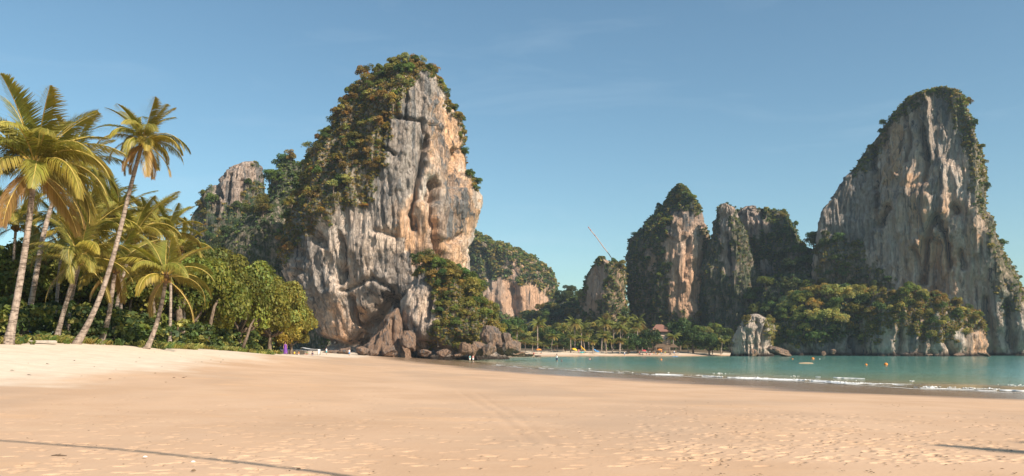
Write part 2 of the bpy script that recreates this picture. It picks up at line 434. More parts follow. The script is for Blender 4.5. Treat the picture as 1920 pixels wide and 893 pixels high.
c = k.mix(k.mapr(k.math('ADD', dp, k.math('MULTIPLY', w3, 1.5)), 1.9, 4.2), c, (.075, .205, .175))
hb = k.math('ADD', k.math('MULTIPLY', w1, 1.0), k.math('MULTIPLY', w2, .28))
p = k.bsdf(c, .12, k.bump(hb, .8, .32), .5, IOR=1.33)
tr = k.n('ShaderNodeBsdfTransparent'); ms = k.n('ShaderNodeMixShader')
k.set(ms.inputs[0], k.mapr(dp, -.03, .16, .25, 1)); k.t.links.new(tr.outputs[0], ms.inputs[1]); k.t.links.new(p, ms.inputs[2])
M_SEA = k.done(ms.outputs[0])
sea = put('sea', mesh('sea', np.stack([x, y, z], -1).reshape(-1, 3), Q, None, [M_SEA], attrs={'depth': gd.ravel()}, shade=True))
tag(sea, 'calm turquoise sea of the bay with small waves breaking', 'sea', kind='structure')

# foam
def octa(n, r, sq):
    d = np.array([(1, 0, 0), (0, 1, 0), (-1, 0, 0), (0, -1, 0), (0, 0, 1), (0, 0, -1)], float)
    t = np.array([(0, 1, 4), (1, 2, 4), (2, 3, 4), (3, 0, 4), (1, 0, 5), (2, 1, 5), (3, 2, 5), (0, 3, 5)])
    return d, t
def lumps(pos, size, squash):
    d, t = octa(0, 0, 0); n = len(pos)
    jit = 1 + rng.uniform(-.35, .35, (n, 6, 1))
    v = d[None] * jit * size[:, None, None] * np.stack([np.ones(n) * 1.5, np.ones(n), squash], -1)[:, None]
    a = rng.uniform(0, 6.28, n); ca, sa_ = np.cos(a)[:, None], np.sin(a)[:, None]
    vx = v[..., 0] * ca - v[..., 1] * sa_; vy = v[..., 0] * sa_ + v[..., 1] * ca
    v = np.stack([vx, vy, v[..., 2]], -1) + pos[:, None]
    return v.reshape(-1, 3), (t[None] + np.arange(n)[:, None, None] * 6).reshape(-1, 3)
S = np.array(SHORE[3:12]); seg = np.linalg.norm(np.diff(S, axis=0), axis=1); cum = np.concatenate([[0], np.cumsum(seg)])
def along_shore(s): return np.stack([np.interp(s, cum, S[:, 0]), np.interp(s, cum, S[:, 1])], -1)
tang = np.gradient(along_shore(np.linspace(0, cum[-1], 400)), axis=0)
nrm = np.stack([tang[:, 1], -tang[:, 0]], -1); nrm /= np.linalg.norm(nrm, axis=1)[:, None]
if (nrm[200] @ np.array((1, .6))) < 0: nrm = -nrm
def shore_pts(n, s0, s1, off, jit, gate, gs, seed):
    s = rng.uniform(s0, s1, n) * cum[-1]
    b = along_shore(s); nn = nrm[np.clip((s / cum[-1] * 399).astype(int), 0, 399)]
    al = fbm(b[:, 0] / 9, b[:, 1] / 9, 2.2, 3)
    keep = fbm(b[:, 0] / gs, b[:, 1] / gs, seed, 3) > gate
    p = b + nn * (off + 1.2 * al + rng.normal(0, jit, n))[:, None]
    return p[keep]
fp = []; fs = []
for (n, s0, s1, off, jit, gate, gs, seed, sz, zz) in [(1500, 0, .45, 2.9, .16, -.05, 3., 1., .055, .12), (500, .1, .62, 2.9, .14, .15, 3., 2., .04, .06),
                                                      (380, .0, .6, 11.5, .25, .45, 6., 5., .07, .08), (160, .3, .95, 7.5, .25, .5, 5., 5., .06, .04)]:
    p = shore_pts(n, s0, s1, off, jit, gate, gs, seed)
    fp.append(np.concatenate([p, np.full((len(p), 1), zz) + rng.normal(0, .02, (len(p), 1))], 1)); fs.append(np.full(len(p), sz) * rng.uniform(.5, 1.7, len(p)))
fp = np.concatenate(fp); fs = np.concatenate(fs)
v, t = lumps(fp, fs, rng.uniform(.35, .8, len(fp)))
M_FOAM = plain("foam_white", (.80, .79, .76), .6, .08)
def foam_ribbon(s0, s1, off, wid, gate, gs, seed, zz, al_k=1.2, n=2600):
    s_ = np.linspace(s0, s1, n) * cum[-1]; b = along_shore(s_); nn = np.stack([np.interp(s_ / cum[-1] * 399, np.arange(400), nrm[:, c]) for c in (0, 1)], -1)
    kk = np.ones(41) / 41; nn = np.stack([np.convolve(np.pad(nn[:, c], 20, 'edge'), kk, 'valid') for c in (0, 1)], -1)
    al = fbm(b[:, 0] / 9, b[:, 1] / 9, 2.2, 3)
    w_ = wid * np.clip(fbm(b[:, 0] / gs, b[:, 1] / gs, seed, 4) - gate, 0, 1.2) * (1 + .5 * noise(b[:, 0] * 2.5, b[:, 1] * 2.5, seed))
    c_ = off + al_k * al + .25 * noise(b[:, 0] / 1.3, b[:, 1] / 1.3, seed + 4)
    rows = [np.concatenate([b + nn * (c_ + f * w_ * (1 + .6 * noise(b[:, 0] * 3, b[:, 1] * 3, f * 5)))[:, None], (zz * (1 - f * f) + .028 + 0 * w_)[:, None]], 1) for f in (-1, -.4, .3, 1)]
    V_ = np.stack(rows, 1).reshape(-1, 3); q_ = []
    ok = np.where((w_[:-1] > .012) | (w_[1:] > .012))[0]
    for r_ in range(3): q_.append(np.stack([ok * 4 + r_, ok * 4 + r_ + 1, (ok + 1) * 4 + r_ + 1, (ok + 1) * 4 + r_], -1))
    return V_, np.concatenate(q_)
fq = []; fo = len(v)
for a_ in [(0, .5, 2.7, .55, -.25, 5., 1., .14), (0, .5, 2.2, .22, -.3, 3., 7., .05), (.35, .98, 2.4, .35, -.1, 7., 2., .05), (0, .95, .9, .16, -.55, 9., 4., .012), (.0, .6, 11.4, .6, .32, 7., 5., .10), (0, .9, 6.2, .22, .22, 6., 8., .02), (0, .7, 16., .35, .4, 6., 9., .05)]:
    rv_, rq_ = foam_ribbon(*a_); v = np.concatenate([v, rv_]); fq.append(rq_ + fo); fo = len(v)
foam = tag(put('foam', mesh('foam', v, np.concatenate(fq), t, [M_FOAM], shade=True)), 'white broken foam of small waves along the water edge', 'foam', kind='stuff')

# ------------------------------------------------------------------ limestone towers and hills
ROCKS = {}
def chaikin(p, it=2):
    for _ in range(it):
        q = np.roll(p, -1, 0); p = np.stack([p * .75 + q * .25, p * .25 + q * .75], 1).reshape(-1, 2)
    return p
def tower(name, d, L, R, poly, depth, res, amp=2.5, flute=1.6, clefts=(), yoff=None, masks=None, mat=M_ROCK, base=-2.0, notch=0.0, seed=0., label=None, cat='cliff', roundtop=.4, ledge=0.0):
    L = np.array(L, float); R = np.array(R, float)
    dref = d + depth * .42
    zof = lambda py: CZ - (py - HY) * dref / FPX
    ztop = zof(L[0, 0]); nz = max(12, int((ztop - base) / res))
    zs = np.linspace(ztop - .01, base, nz)
    py = HY - (zs - CZ) * FPX / dref
    xl = (np.interp(py, L[:, 0], L[:, 1]) - CX) * dref / FPX; xr = (np.interp(py, R[:, 0], R[:, 1]) - CX) * dref / FPX
    p = chaikin(np.array(poly, float)); p = np.concatenate([p, p[:1]])
    wmax = (xr - xl).max() / 2
    sx = np.diff(p[:, 0]) * wmax; sy = np.diff(p[:, 1]) * depth
    ln = np.hypot(sx, sy); front = (sx > 0) | (p[:-1, 1] < .55)
    dens = ln * np.where(front, 1, .2); cm = np.concatenate([[0], np.cumsum(dens)])
    n = max(24, int(cm[-1] / res)); s = np.arange(n) / n * cm[-1]
    u = np.interp(s, cm, p[:, 0]); v = np.interp(s, cm, p[:, 1])
    cx = (xl + xr) / 2; wx = np.maximum((xr - xl) / 2, .15)
    dd = depth * np.minimum(1, (wx / wmax) ** .6)
    X = cx[:, None] + u[None] * wx[:, None]
    Y = d + (depth - dd)[:, None] * roundtop + v[None] * dd[:, None]
    Zz = np.repeat(zs[:, None], n, 1)
    if yoff is not None: Y = Y + yoff(CX + FPX * X / dref, HY - (Zz - CZ) * FPX / dref) * (v[None] < .7)
    tx = np.roll(X, -1, 1) - np.roll(X, 1, 1); ty = np.roll(Y, -1, 1) - np.roll(Y, 1, 1)
    nl = np.hypot(tx, ty) + 1e-9; nx, ny = ty / nl, -tx / nl
    sc = amp / 2.5
    big = fbm(X / 22 / sc + seed, Y / 22 / sc, Zz / 26 / sc, 4) * amp
    wx_ = X + 1.6 * sc * noise(X / 9 / sc, Y / 9 / sc, Zz / 16 / sc + seed)
    fl = ridge(wx_ / 5.5 / sc + seed, Y / 5.5 / sc, Zz / 55 / sc, 3)
    fl2 = ridge(wx_ / 1.7 / sc, Y / 1.7 / sc + seed, Zz / 26 / sc, 2)
    small = fbm(X / 3.2 / sc, Y / 3.2 / sc, Zz / 3.6 / sc + seed, 3)
    gate = smooth(-.5, .5, fbm(X / 16 / sc, Y / 16 / sc, Zz / 20 / sc + 9, 2))
    # broken plates: every block of rock stands a little proud of or behind its neighbours
    def plate(a, b, amt):
        ia = np.floor(wx_ / a / sc + .6 * noise(X / 7, Y / 7, Zz / 9)).astype(np.int64) & 255
        ib = np.floor(Zz / b / sc + _g[ia, 0] * 3 + .5 * noise(X / 5, Y / 5 + 4, Zz / 8)).astype(np.int64) & 255
        ic = np.floor(Y / a / 2 / sc).astype(np.int64) & 255
        return (_perm[_perm[ia + ib] + ic] / 255. - .5) * amt * sc
    disp = big + flute * (.62 * fl * (.3 + .7 * gate) + .34 * fl2) + .40 * small * sc + plate(4.2, 17, 1.5) + plate(1.9, 6.5, .7) * (.4 + .6 * gate)
    disp = disp - np.mean(disp) + .2
    if ledge: disp += ledge * np.abs(noise(X / 14, Y / 14, Zz / 5.5 + seed)) * 2
    px = CX + FPX * X / np.maximum(Y, 1); pyy = HY - (Zz - CZ) * FPX / np.maximum(Y, 1)
    wq = 4 * noise(px / 14, pyy / 14, seed) ; wr = 4 * noise(px / 14 + 50, pyy / 14, seed)
    for pts, wd, dep in clefts:
        q = polydist(px + wq, pyy + wr * .5, pts) / (wd * 1.15)
        disp -= 1.5 * dep * np.exp(-q ** 2) * (ny < .3)
    if notch:
        disp -= notch * np.exp(-((Zz - 1.3) / 1.7) ** 2) * (.6 + .8 * noise(X / 9, Y / 9, seed))
    taper = np.clip(wx / (amp * 2.2), .12, 1)[:, None]
    X = X + nx * disp * taper; Y = Y + ny * disp * taper
    Zz = Zz + noise(X / 4, Y / 4, Zz / 4 + 3) * .5 * sc * smooth(0, 6, Zz)
    px = CX + FPX * X / np.maximum(Y, 1); pyy = HY - (Zz - CZ) * FPX / np.maximum(Y, 1)
    A = {'ochre': np.full(X.shape, .35), 'grey': np.zeros(X.shape), 'moss': np.zeros(X.shape), 'tide': np.where(Zz < 6, 1 - smooth(.5, 1.9, Zz + .6 * noise(X / 3, Y / 3, 2)), 0) * (1 if notch else 0)}
    jx = px + 13 * fbm(px / 20, pyy / 20, seed + 1, 4); jy = pyy + 15 * fbm(px / 20, pyy / 20, seed + 5, 4)
    vg = np.zeros(X.shape)
    if masks: vg = masks(jx, jy, A, X, Y, Zz)
    vtx = np.stack([X, Y, Zz], -1).reshape(-1, 3)
    i = np.arange(nz - 1)[:, None] * n + np.arange(n)[None]; j = np.arange(nz - 1)[:, None] * n + (np.arange(n)[None] + 1) % n
    Qd = np.stack([i, i + n, j + n, j], -1).reshape(-1, 4)
    top = vtx[:n].mean(0) + (0, 0, .3); vtx = np.concatenate([vtx, top[None]])
    T = np.array([(len(vtx) - 1, k_, (k_ + 1) % n) for k_ in range(n)])
    A = {kk: np.concatenate([a.ravel(), [a.ravel()[0]]]) for kk, a in A.items()}
    o = put(name, mesh(name, vtx, Qd, T, [mat], attrs=A, shade=True))
    tag(o, label, cat, kind='structure')
    # facing normals for planting
    du = np.roll(vtx[:-1].reshape(nz, n, 3), -1, 1) - np.roll(vtx[:-1].reshape(nz, n, 3), 1, 1)
    dv = np.gradient(vtx[:-1].reshape(nz, n, 3), axis=0)
    nn = np.cross(dv, du); nn /= np.linalg.norm(nn, axis=-1)[..., None] + 1e-9
    ROCKS[name] = dict(P=vtx[:-1], N=nn.reshape(-1, 3), veg=vg.ravel(), px=px.ravel(), py=pyy.ravel(), ny=ny.ravel())
    return o

def in_(jx, jy, *polys):
    r = np.zeros(jx.shape, bool)
    for p in polys: r |= inpoly(jx, jy, p)
    return r.astype(float)

FACE = [(-1, .5), (-.72, .14), (-.2, .03), (.35, 0), (.7, .1), (1, .5), (.6, 1), (-.6, 1)]
CORNER = [(-1, .75), (-.5, .36), (.08, 0), (.55, .04), (.9, .2), (1, .5), (.6, 1), (-.6, 1)]
MOUND = [(-1, .5), (-.7, .15), (0, 0), (.7, .15), (1, .5), (.7, .85), (0, 1), (-.7, .85)]

# -- tall central tower
VEG_M = [(500, 60), (830, 60), (835, 150), (815, 138), (792, 138), (762, 180), (745, 215), (722, 280), (708, 335), (695, 385), (660, 392), (640, 385), (622, 425), (600, 400), (585, 448), (565, 440), (552, 490), (500, 500)]
VEG_MR = [(820, 130), (834, 185), (852, 225), (868, 275), (878, 320), (888, 350), (920, 360), (920, 150)]
def yoff_m(px, py):
    bx = np.interp(py, [108, 140, 200, 290, 370, 400, 440, 500], [800, 785, 748, 714, 690, 610, 560, 480])
    return np.clip((bx - px) * .15 * .42, 0, 16) + np.clip((150 - py) * .2, 0, 8) + np.interp(py, [130, 400, 480, 560, 640, 672], [5, 0, 0, 3, 4.5, 5.5])
def mask_m(jx, jy, A, X, Y, Z_):
    v = in_(jx, jy, VEG_M, VEG_MR)
    gg = in_(jx, jy, [(790, 130), (830, 150), (815, 230), (800, 330), (780, 330), (740, 420), (690, 430), (680, 360), (720, 260)], [(525, 440), (600, 440), (620, 560), (600, 640), (560, 620)], [(838, 330), (872, 330), (880, 400), (860, 445), (815, 440), (826, 380)], [(700, 470), (770, 480), (760, 560), (690, 560)])
    A['grey'][:] = gg * .68
    oo = in_(jx, jy, [(810, 170), (850, 220), (900, 380), (880, 540), (790, 520), (740, 430), (790, 330)], [(600, 560), (690, 570), (690, 650), (600, 640)], [(735, 380), (820, 400), (860, 540), (760, 470)])
    A['ochre'][:] = .28 + oo * .72
    A['moss'][:] = v * .75
    return v
clefts_m = [([(826, 345), (818, 380), (812, 405), (812, 440), (820, 470), (826, 500), (832, 520)], 5, 4.5), ([(800, 262), (790, 310), (782, 345), (770, 400), (775, 425)], 5, 3.0), ([(814, 340), (808, 370)], 8, 4.0), ([(868, 285), (860, 320), (858, 345)], 7, 3.5),
            ([(770, 135), (762, 190), (760, 225)], 2.5, 1.4), ([(742, 222), (790, 226), (792, 250)], 3, 1.8), ([(722, 240), (718, 280), (740, 290)], 3, 1.4),
            ([(632, 440), (640, 490), (636, 530)], 5, 2.6), ([(585, 450), (595, 440), (600, 460)], 5, 2.0), ([(655, 560), (662, 600), (672, 612), (690, 600)], 5, 3.5), ([(742, 560), (748, 600), (760, 620)], 6, 4), ([(665, 645), (690, 610), (730, 560)], 9, 5.0), ([(700, 430), (740, 440)], 4, 1.0),
            ([(640, 545), (700, 520), (740, 545)], 4, 1.4), ([(590, 640), (640, 648), (680, 645)], 7, 3.5), ([(815, 452), (850, 452), (868, 440)], 4, 1.2), ([(560, 470), (566, 540), (575, 600)], 4, 2.0), ([(885, 455), (872, 500), (868, 530)], 3, 1.4)]
tower('limestone_tower', 225, [(126, 775), (130, 745), (140, 704), (148, 675), (172, 648), (196, 626), (234, 592), (262, 564), (300, 541), (360, 531), (420, 529), (500, 531), (560, 548), (600, 566), (640, 580), (680, 588)],
      [(126, 790), (132, 806), (144, 818), (160, 832), (190, 848), (230, 874), (280, 894), (320, 900), (350, 905), (380, 910), (400, 907), (430, 901), (470, 897), (520, 896), (600, 890), (680, 882)],
      FACE, 46, .42, 2.2, 1.75, clefts_m, yoff_m, mask_m, seed=1.3, base=-1, label='tall limestone tower with orange streaked face and wooded left shoulder, nearest the palms', roundtop=.2)
# -- wooded outcrop at its foot
def mask_o(jx, jy, A, X, Y, Z_):
    v = in_(jx, jy, [(770, 440), (960, 440), (965, 620), (930, 640), (900, 655), (850, 650), (812, 650), (795, 630), (822, 590), (818, 560), (806, 545), (800, 515), (760, 510)])
    A['moss'][:] = v * .8; A['grey'][:] = in_(jx, jy, [(740, 600), (1000, 600), (1000, 700), (740, 700)]) * .35 + in_(jx, jy, [(770, 500), (815, 500), (815, 545), (770, 545)]) * .5
    A['ochre'][:] = .4
    return v
tower('wooded_outcrop', 207, [(492, 806), (500, 790), (512, 776), (530, 768), (560, 752), (600, 742), (640, 750), (682, 770)], [(492, 815), (505, 850), (525, 880), (560, 908), (600, 930), (640, 945), (682, 962)],
      FACE, 30, .42, 2.0, 1.5, [([(850, 640), (900, 645), (925, 650)], 12, 3.0), ([(790, 650), (850, 662)], 9, 3.5), ([(905, 600), (918, 640)], 5, 2.5), ([(806, 560), (800, 600)], 5, 1.6)], None, mask_o, seed=4.1, base=-1.5, notch=.8, label='low rocky outcrop covered in shrubs at the tall tower foot', mat=M_ROCK)
# -- smaller grey cliff behind the palms and the wooded gap
def mask_lc(jx, jy, A, X, Y, Z_):
    v = in_(jx, jy, [(340, 360), (385, 345), (402, 352), (400, 400), (430, 385), (450, 380), (460, 350), (480, 340), (492, 330), (520, 330), (540, 600), (340, 600)], [(470, 300), (485, 300), (488, 312), (474, 316)])
    A['moss'][:] = v; A['grey'][:] = .5; A['ochre'][:] = .3; return v
tower('grey_cliff', 330, [(306, 470), (313, 446), (327, 428), (345, 408), (354, 392), (375, 372), (420, 360), (480, 352), (640, 340)], [(306, 480), (312, 487), (330, 494), (400, 500), (640, 520)],
      FACE, 40, .7, 2.2, 2.0, [([(404, 345), (402, 400)], 5, 3.5), ([(432, 330), (428, 380)], 3, 2.0), ([(455, 340), (450, 375)], 3, 1.5)], None, mask_lc, seed=7.7, label='small grey cliff with bushy flanks rising behind the beach trees', mat=M_ROCK_FAR)
def all_veg(jx, jy, A, X, Y, Z_):
    A['moss'][:] = 1; A['grey'][:] = .4; return np.ones(jx.shape)
tower('wooded_gully', 285, [(300, 540), (335, 514), (385, 498), (430, 445), (470, 405), (520, 372), (650, 340)], [(300, 546), (320, 580), (650, 620)], MOUND, 50, 1.2, 3, 1.0, (), None, all_veg, seed=2.2, label='shaded wooded slope between the grey cliff and the tall tower', cat='hill')
# -- far cliff
def mask_fc(jx, jy, A, X, Y, Z_):
    rock = in_(jx, jy, [(905, 545), (930, 520), (960, 530), (968, 470), (974, 530), (1000, 520), (1015, 560), (1030, 540), (1030, 590), (905, 590)], [(940, 480), (952, 478), (950, 505), (940, 505)], [(880, 520), (895, 520), (895, 600), (880, 600)])
    A['moss'][:] = (1 - rock) * .9; A['ochre'][:] = .8; A['grey'][:] = -.25; return 1 - rock
tower('distant_cliff', 610, [(432, 868), (440, 855), (500, 840), (680, 830)], [(432, 876), (440, 892), (458, 925), (464, 952), (476, 984), (495, 1014), (515, 1040), (530, 1048), (560, 1048), (600, 1046), (680, 1046)],
      FACE, 90, 1.5, 5, 4, [([(962, 540), (966, 600)], 5, 5), ([(905, 470), (915, 520)], 5, 5)], None, mask_fc, seed=3.9, label='distant hazy cliff seen behind the tall tower', mat=M_ROCK_FAR)
tower('wooded_hill', 455, [(552, 1062), (566, 1040), (586, 1006), (606, 965), (680, 900)], [(552, 1070), (562, 1095), (606, 1180), (680, 1260)], MOUND, 60, 2.0, 4, 1.0, (), None, all_veg, seed=5.2, label='dark wooded hill in the valley below the distant cliff', cat='hill', mat=M_ROCK_FAR)
# -- middle rocks
def mask_ra(jx, jy, A, X, Y, Z_):
    rock = in_(jx, jy, [(1095, 590), (1100, 540), (1112, 515), (1125, 495), (1140, 500), (1132, 540), (1118, 575), (1105, 595)])
    A['moss'][:] = (1 - rock) * .85; A['ochre'][:] = .7; A['grey'][:] = -.3; return (1 - rock)
tower('narrow_rock', 400, [(484, 1124), (495, 1113), (520, 1100), (560, 1086), (600, 1078), (680, 1070)], [(484, 1130), (492, 1140), (502, 1160), (520, 1168), (680, 1180)], CORNER, 30, .8, 2.2, 2, (), None, mask_ra, seed=6.6, label='narrow wooded rock spire leaning on the middle tower', mat=M_ROCK_FAR)
def mask_rb(jx, jy, A, X, Y, Z_):
    rock = in_(jx, jy, [(1248, 430), (1290, 420), (1322, 445), (1318, 590), (1252, 590), (1256, 520), (1246, 470)], [(1216, 470), (1232, 470), (1224, 520), (1212, 500)], [(1262, 400), (1320, 395), (1322, 430), (1250, 440)])
    g = in_(jx, jy, [(1160, 340), (1340, 340), (1340, 440), (1160, 500)])
    A['moss'][:] = (1 - rock) * .85; A['grey'][:] = g * .5 - .35 * in_(jx, jy, [(1245, 440), (1340, 430), (1340, 600), (1245, 600)]); A['ochre'][:] = .8; return 1 - rock  # less grey on the right face: its sunlit brightness put into the colour
tower('middle_tower', 392, [(349, 1271), (358, 1262), (380, 1250), (403, 1225), (424, 1200), (452, 1181), (500, 1175), (600, 1170), (680, 1165)], [(349, 1275), (358, 1286), (375, 1302), (403, 1316), (450, 1327), (500, 1328), (590, 1332), (680, 1340)],
      CORNER, 48, .7, 2.4, 2.4, [([(1222, 520), (1218, 580)], 4, 2), ([(1290, 450), (1286, 520)], 4, 2), ([(1306, 490), (1300, 560)], 4, 2.0)], None, mask_rb, seed=8.4, label='pointed middle limestone tower with dark left side and pale right face', mat=M_ROCK_FAR)
def mask_rc(jx, jy, A, X, Y, Z_):
    rock = in_(jx, jy, [(1345, 375), (1375, 385), (1372, 470), (1380, 510), (1360, 520), (1345, 430)], [(1385, 380), (1420, 388), (1445, 420), (1440, 440), (1400, 440), (1388, 410)], [(1430, 490), (1455, 495), (1450, 520), (1432, 515)], [(1470, 490), (1490, 480), (1490, 500), (1470, 505)])
    A['moss'][:] = (1 - rock) * .9; A['grey'][:] = .45; A['ochre'][:] = .4; return 1 - rock
tower('rock_horn', 376, [(383, 1352), (392, 1347), (420, 1340), (450, 1333), (500, 1322), (680, 1310)], [(383, 1360), (390, 1371), (405, 1378), (430, 1392), (480, 1410), (680, 1430)], CORNER, 26, .6, 1.8, 2.2, [([(1362, 440), (1366, 520)], 4, 2.5)], None, mask_rc, seed=31.3, label='upright horn of rock at the left end of the jagged rock', mat=M_ROCK_FAR)
tower('jagged_rock', 384, [(388, 1398), (393, 1386), (402, 1374), (420, 1356), (460, 1342), (600, 1330), (680, 1320)], [(388, 1412), (394, 1425), (399, 1456), (416, 1478), (446, 1494), (475, 1515), (500, 1530), (680, 1560)],
      CORNER, 45, .7, 3.4, 3.2, [([(1372, 385), (1374, 420)], 4, 4), ([(1362, 440), (1366, 520)], 5, 3.5), ([(1425, 385), (1430, 405)], 5, 6), ([(1448, 390), (1452, 410)], 4, 4)], None, mask_rc, seed=9.3, label='broad jagged rock with a horn at its left end, between the towers', mat=M_ROCK_FAR)
tower('wooded_saddle', 352, [(458, 1545), (470, 1515), (486, 1495), (530, 1440), (590, 1400), (680, 1370)], [(458, 1556), (480, 1620), (680, 1760)], MOUND, 50, 1.5, 3, 1, (), None, all_veg, seed=1.9, label='dark wooded saddle on the left flank of the great right tower', cat='hill', mat=M_ROCK_FAR)
tower('beach_woodland', 350, [(628, 1010), (645, 970), (680, 930)], [(628, 1280), (610, 1300), (640, 1390), (680, 1420)], MOUND, 50, 2.0, 2, .5, (), None, all_veg, seed=2.9, label='low wooded ground behind the far beach palms', cat='hill', mat=M_ROCK_FAR)
# -- great right tower
def mask_rt(jx, jy, A, X, Y, Z_):
    v = in_(jx, jy, [(1600, 120), (1765, 150), (1786, 215), (1804, 290), (1822, 360), (1845, 430), (1866, 500), (1880, 560), (2100, 560), (2000, 120)], [(1640, 160), (1770, 150), (1765, 185), (1730, 185), (1700, 215), (1670, 245), (1640, 300), (1600, 345), (1600, 300)], [(1530, 470), (1552, 440), (1566, 462), (1580, 432), (1598, 468), (1612, 448), (1630, 490), (1650, 500), (1672, 530), (1650, 570), (1530, 620)], [(1870, 500), (1925, 500), (1925, 580), (1870, 590)])
    A['moss'][:] = v * .8
    A['grey'][:] = in_(jx, jy, [(1540, 300), (1640, 280), (1640, 470), (1540, 470)]) * .6 + in_(jx, jy, [(1690, 180), (1790, 190), (1800, 300), (1740, 330), (1720, 240)]) * .35 + .20
    A['ochre'][:] = .5 + .5 * in_(jx, jy, [(1640, 230), (1690, 230), (1690, 330), (1660, 360)], [(1760, 330), (1820, 380), (1840, 480), (1780, 500)], [(1680, 450), (1790, 440), (1790, 560), (1680, 560)], [(1700, 330), (1740, 330), (1740, 420), (1700, 420)])
    return v
clefts_t = [([(1755, 405), (1740, 440), (1732, 480), (1730, 530)], 5, 4), ([(1762, 420), (1775, 450), (1780, 500)], 5, 4), ([(1790, 390), (1792, 394)], 7, 4), ([(1660, 390), (1646, 420)], 6, 4.5), ([(1638, 260), (1636, 420)], 5, 3.5), ([(1700, 200), (1706, 260), (1700, 300)], 4, 2.2), ([(1728, 240), (1738, 300), (1732, 340)], 4, 2.5),
            ([(1715, 470), (1722, 530)], 6, 3), ([(1757, 460), (1752, 540)], 12, 3.0), ([(1800, 470), (1806, 500)], 5, 2), ([(1745, 180), (1748, 300)], 4, -1.8), ([(1768, 300), (1772, 400)], 4, -1.6), ([(1672, 250), (1680, 330)], 5, -1.8), ([(1850, 560), (1860, 660)], 6, 2.5), ([(1890, 570), (1895, 650)], 6, 2.5)]
tower('great_tower', 312, [(172, 1732), (178, 1718), (194, 1700), (210, 1686), (240, 1662), (271, 1638), (300, 1618), (331, 1596), (374, 1568), (412, 1558), (450, 1554), (520, 1540), (680, 1530)],
      [(172, 1758), (178, 1776), (190, 1794), (210, 1808), (250, 1827), (304, 1841), (354, 1849), (404, 1854), (444, 1868), (484, 1888), (524, 1910), (560, 1935), (680, 2010)],
      [(-1, .85), (-.62, .72), (-.5, .57), (.0, .27), (.46, 0), (.62, .03), (.8, .25), (1, .6), (.6, 1.05), (-.6, 1.1)], 62, .5, 2.5, 1.7, clefts_t, None, mask_rt, seed=12.5, notch=1.6, label='great bell-shaped limestone tower rising from the sea at the right', mat=M_ROCK)
def mask_q(jx, jy, A, X, Y, Z_):
    v = in_(jx, jy, [(1600, 500), (1900, 500), (1870, 628), (1830, 618), (1800, 614), (1770, 648), (1740, 634), (1705, 628), (1690, 612), (1660, 620), (1640, 640), (1625, 655), (1600, 655)])
    v = np.maximum(v * (fbm(X / 5, Y / 5, Z_ / 5, 3) > -.45), (fbm(X / 3.5, Y / 3.5, Z_ / 3.5 + 4, 3) > .42) & (Z_ > 5))
    A['moss'][:] = v * .5; A['grey'][:] = .15; A['ochre'][:] = .6 + .5 * in_(jx, jy, [(1790, 600), (1880, 600), (1880, 670), (1790, 670)]); return v
tower('sea_outcrop', 297, [(548, 1660), (556, 1645), (585, 1628), (622, 1614), (682, 1606)], [(548, 1700), (562, 1760), (582, 1825), (605, 1856), (682, 1864)], FACE, 28, .5, 2.4, 2.2, [([(1690, 620), (1686, 660)], 5, 2.5), ([(1775, 640), (1790, 662)], 8, 3), ([(1836, 610), (1842, 660)], 6, 3), ([(1730, 620), (1726, 655)], 4, 2)], None, mask_q, seed=14.2, notch=1.8, label='scrubby orange outcrop at the sea foot of the great tower')
def mask_w(jx, jy, A, X, Y, Z_):
    v = in_(jx, jy, [(1300, 400), (1750, 400), (1750, 652), (1640, 640), (1590, 636), (1530, 650), (1500, 640), (1470, 652), (1300, 665)]); A['moss'][:] = v; A['grey'][:] = .68; A['ochre'][:] = .5; return v
tower('wooded_shore', 312, [(560, 1520), (574, 1490), (600, 1462), (682, 1435)], [(560, 1560), (572, 1640), (682, 1700)], MOUND, 45, .7, 2.5, 1.8, [([(1500, 640), (1510, 662)], 8, 3), ([(1600, 640), (1608, 662)], 8, 3)], None, mask_w, seed=15.1, notch=1.5, label='wooded rocky shore between the boulder rock and the outcrop')
def mask_k(jx, jy, A, X, Y, Z_):
    v = in_(jx, jy, [(1355, 605), (1385, 598), (1392, 612), (1376, 640), (1355, 668)], [(1436, 595), (1460, 600), (1465, 645), (1450, 655), (1440, 620)], [(1398, 598), (1410, 600), (1408, 612), (1398, 610)])
    A['moss'][:] = v * .8; A['grey'][:] = in_(jx, jy, [(1390, 580), (1460, 580), (1450, 640), (1400, 625)]) * .35 - .1; A['ochre'][:] = .25; return v
tower('shore_rock', 294, [(590, 1406), (596, 1394), (612, 1382), (640, 1372), (684, 1366)], [(590, 1424), (600, 1438), (630, 1446), (654, 1450), (684, 1456)], FACE, 14, .3, 1.5, 1.6, [([(1420, 600), (1416, 650)], 3, 1.2), ([(1402, 620), (1400, 655)], 3, 1.2), ([(1432, 610), (1428, 650)], 2.5, 1)], None, mask_k, seed=17.7, notch=1.2, label='pale dome shaped rock on the shore beside the far beach')

def mask_b(jx, jy, A, X, Y, Z_):
    A['ochre'][:] = .6; A['grey'][:] = .25; A['tide'][:] = np.maximum(A['tide'], 0); return np.zeros(jx.shape)
tower('rock_buttress', 205, [(578, 742), (590, 726), (612, 708), (636, 692), (660, 680), (682, 674)], [(578, 748), (596, 754), (626, 762), (652, 768), (682, 776)], FACE, 16, .3, 1.6, 1.3, [([(700, 640), (716, 600)], 4, 1.2), ([(735, 600), (740, 650)], 4, 1.2)], None, mask_b, M_BOULDER, seed=21.3, base=-1, label='brown rock buttress leaning against the cave of the tall tower')
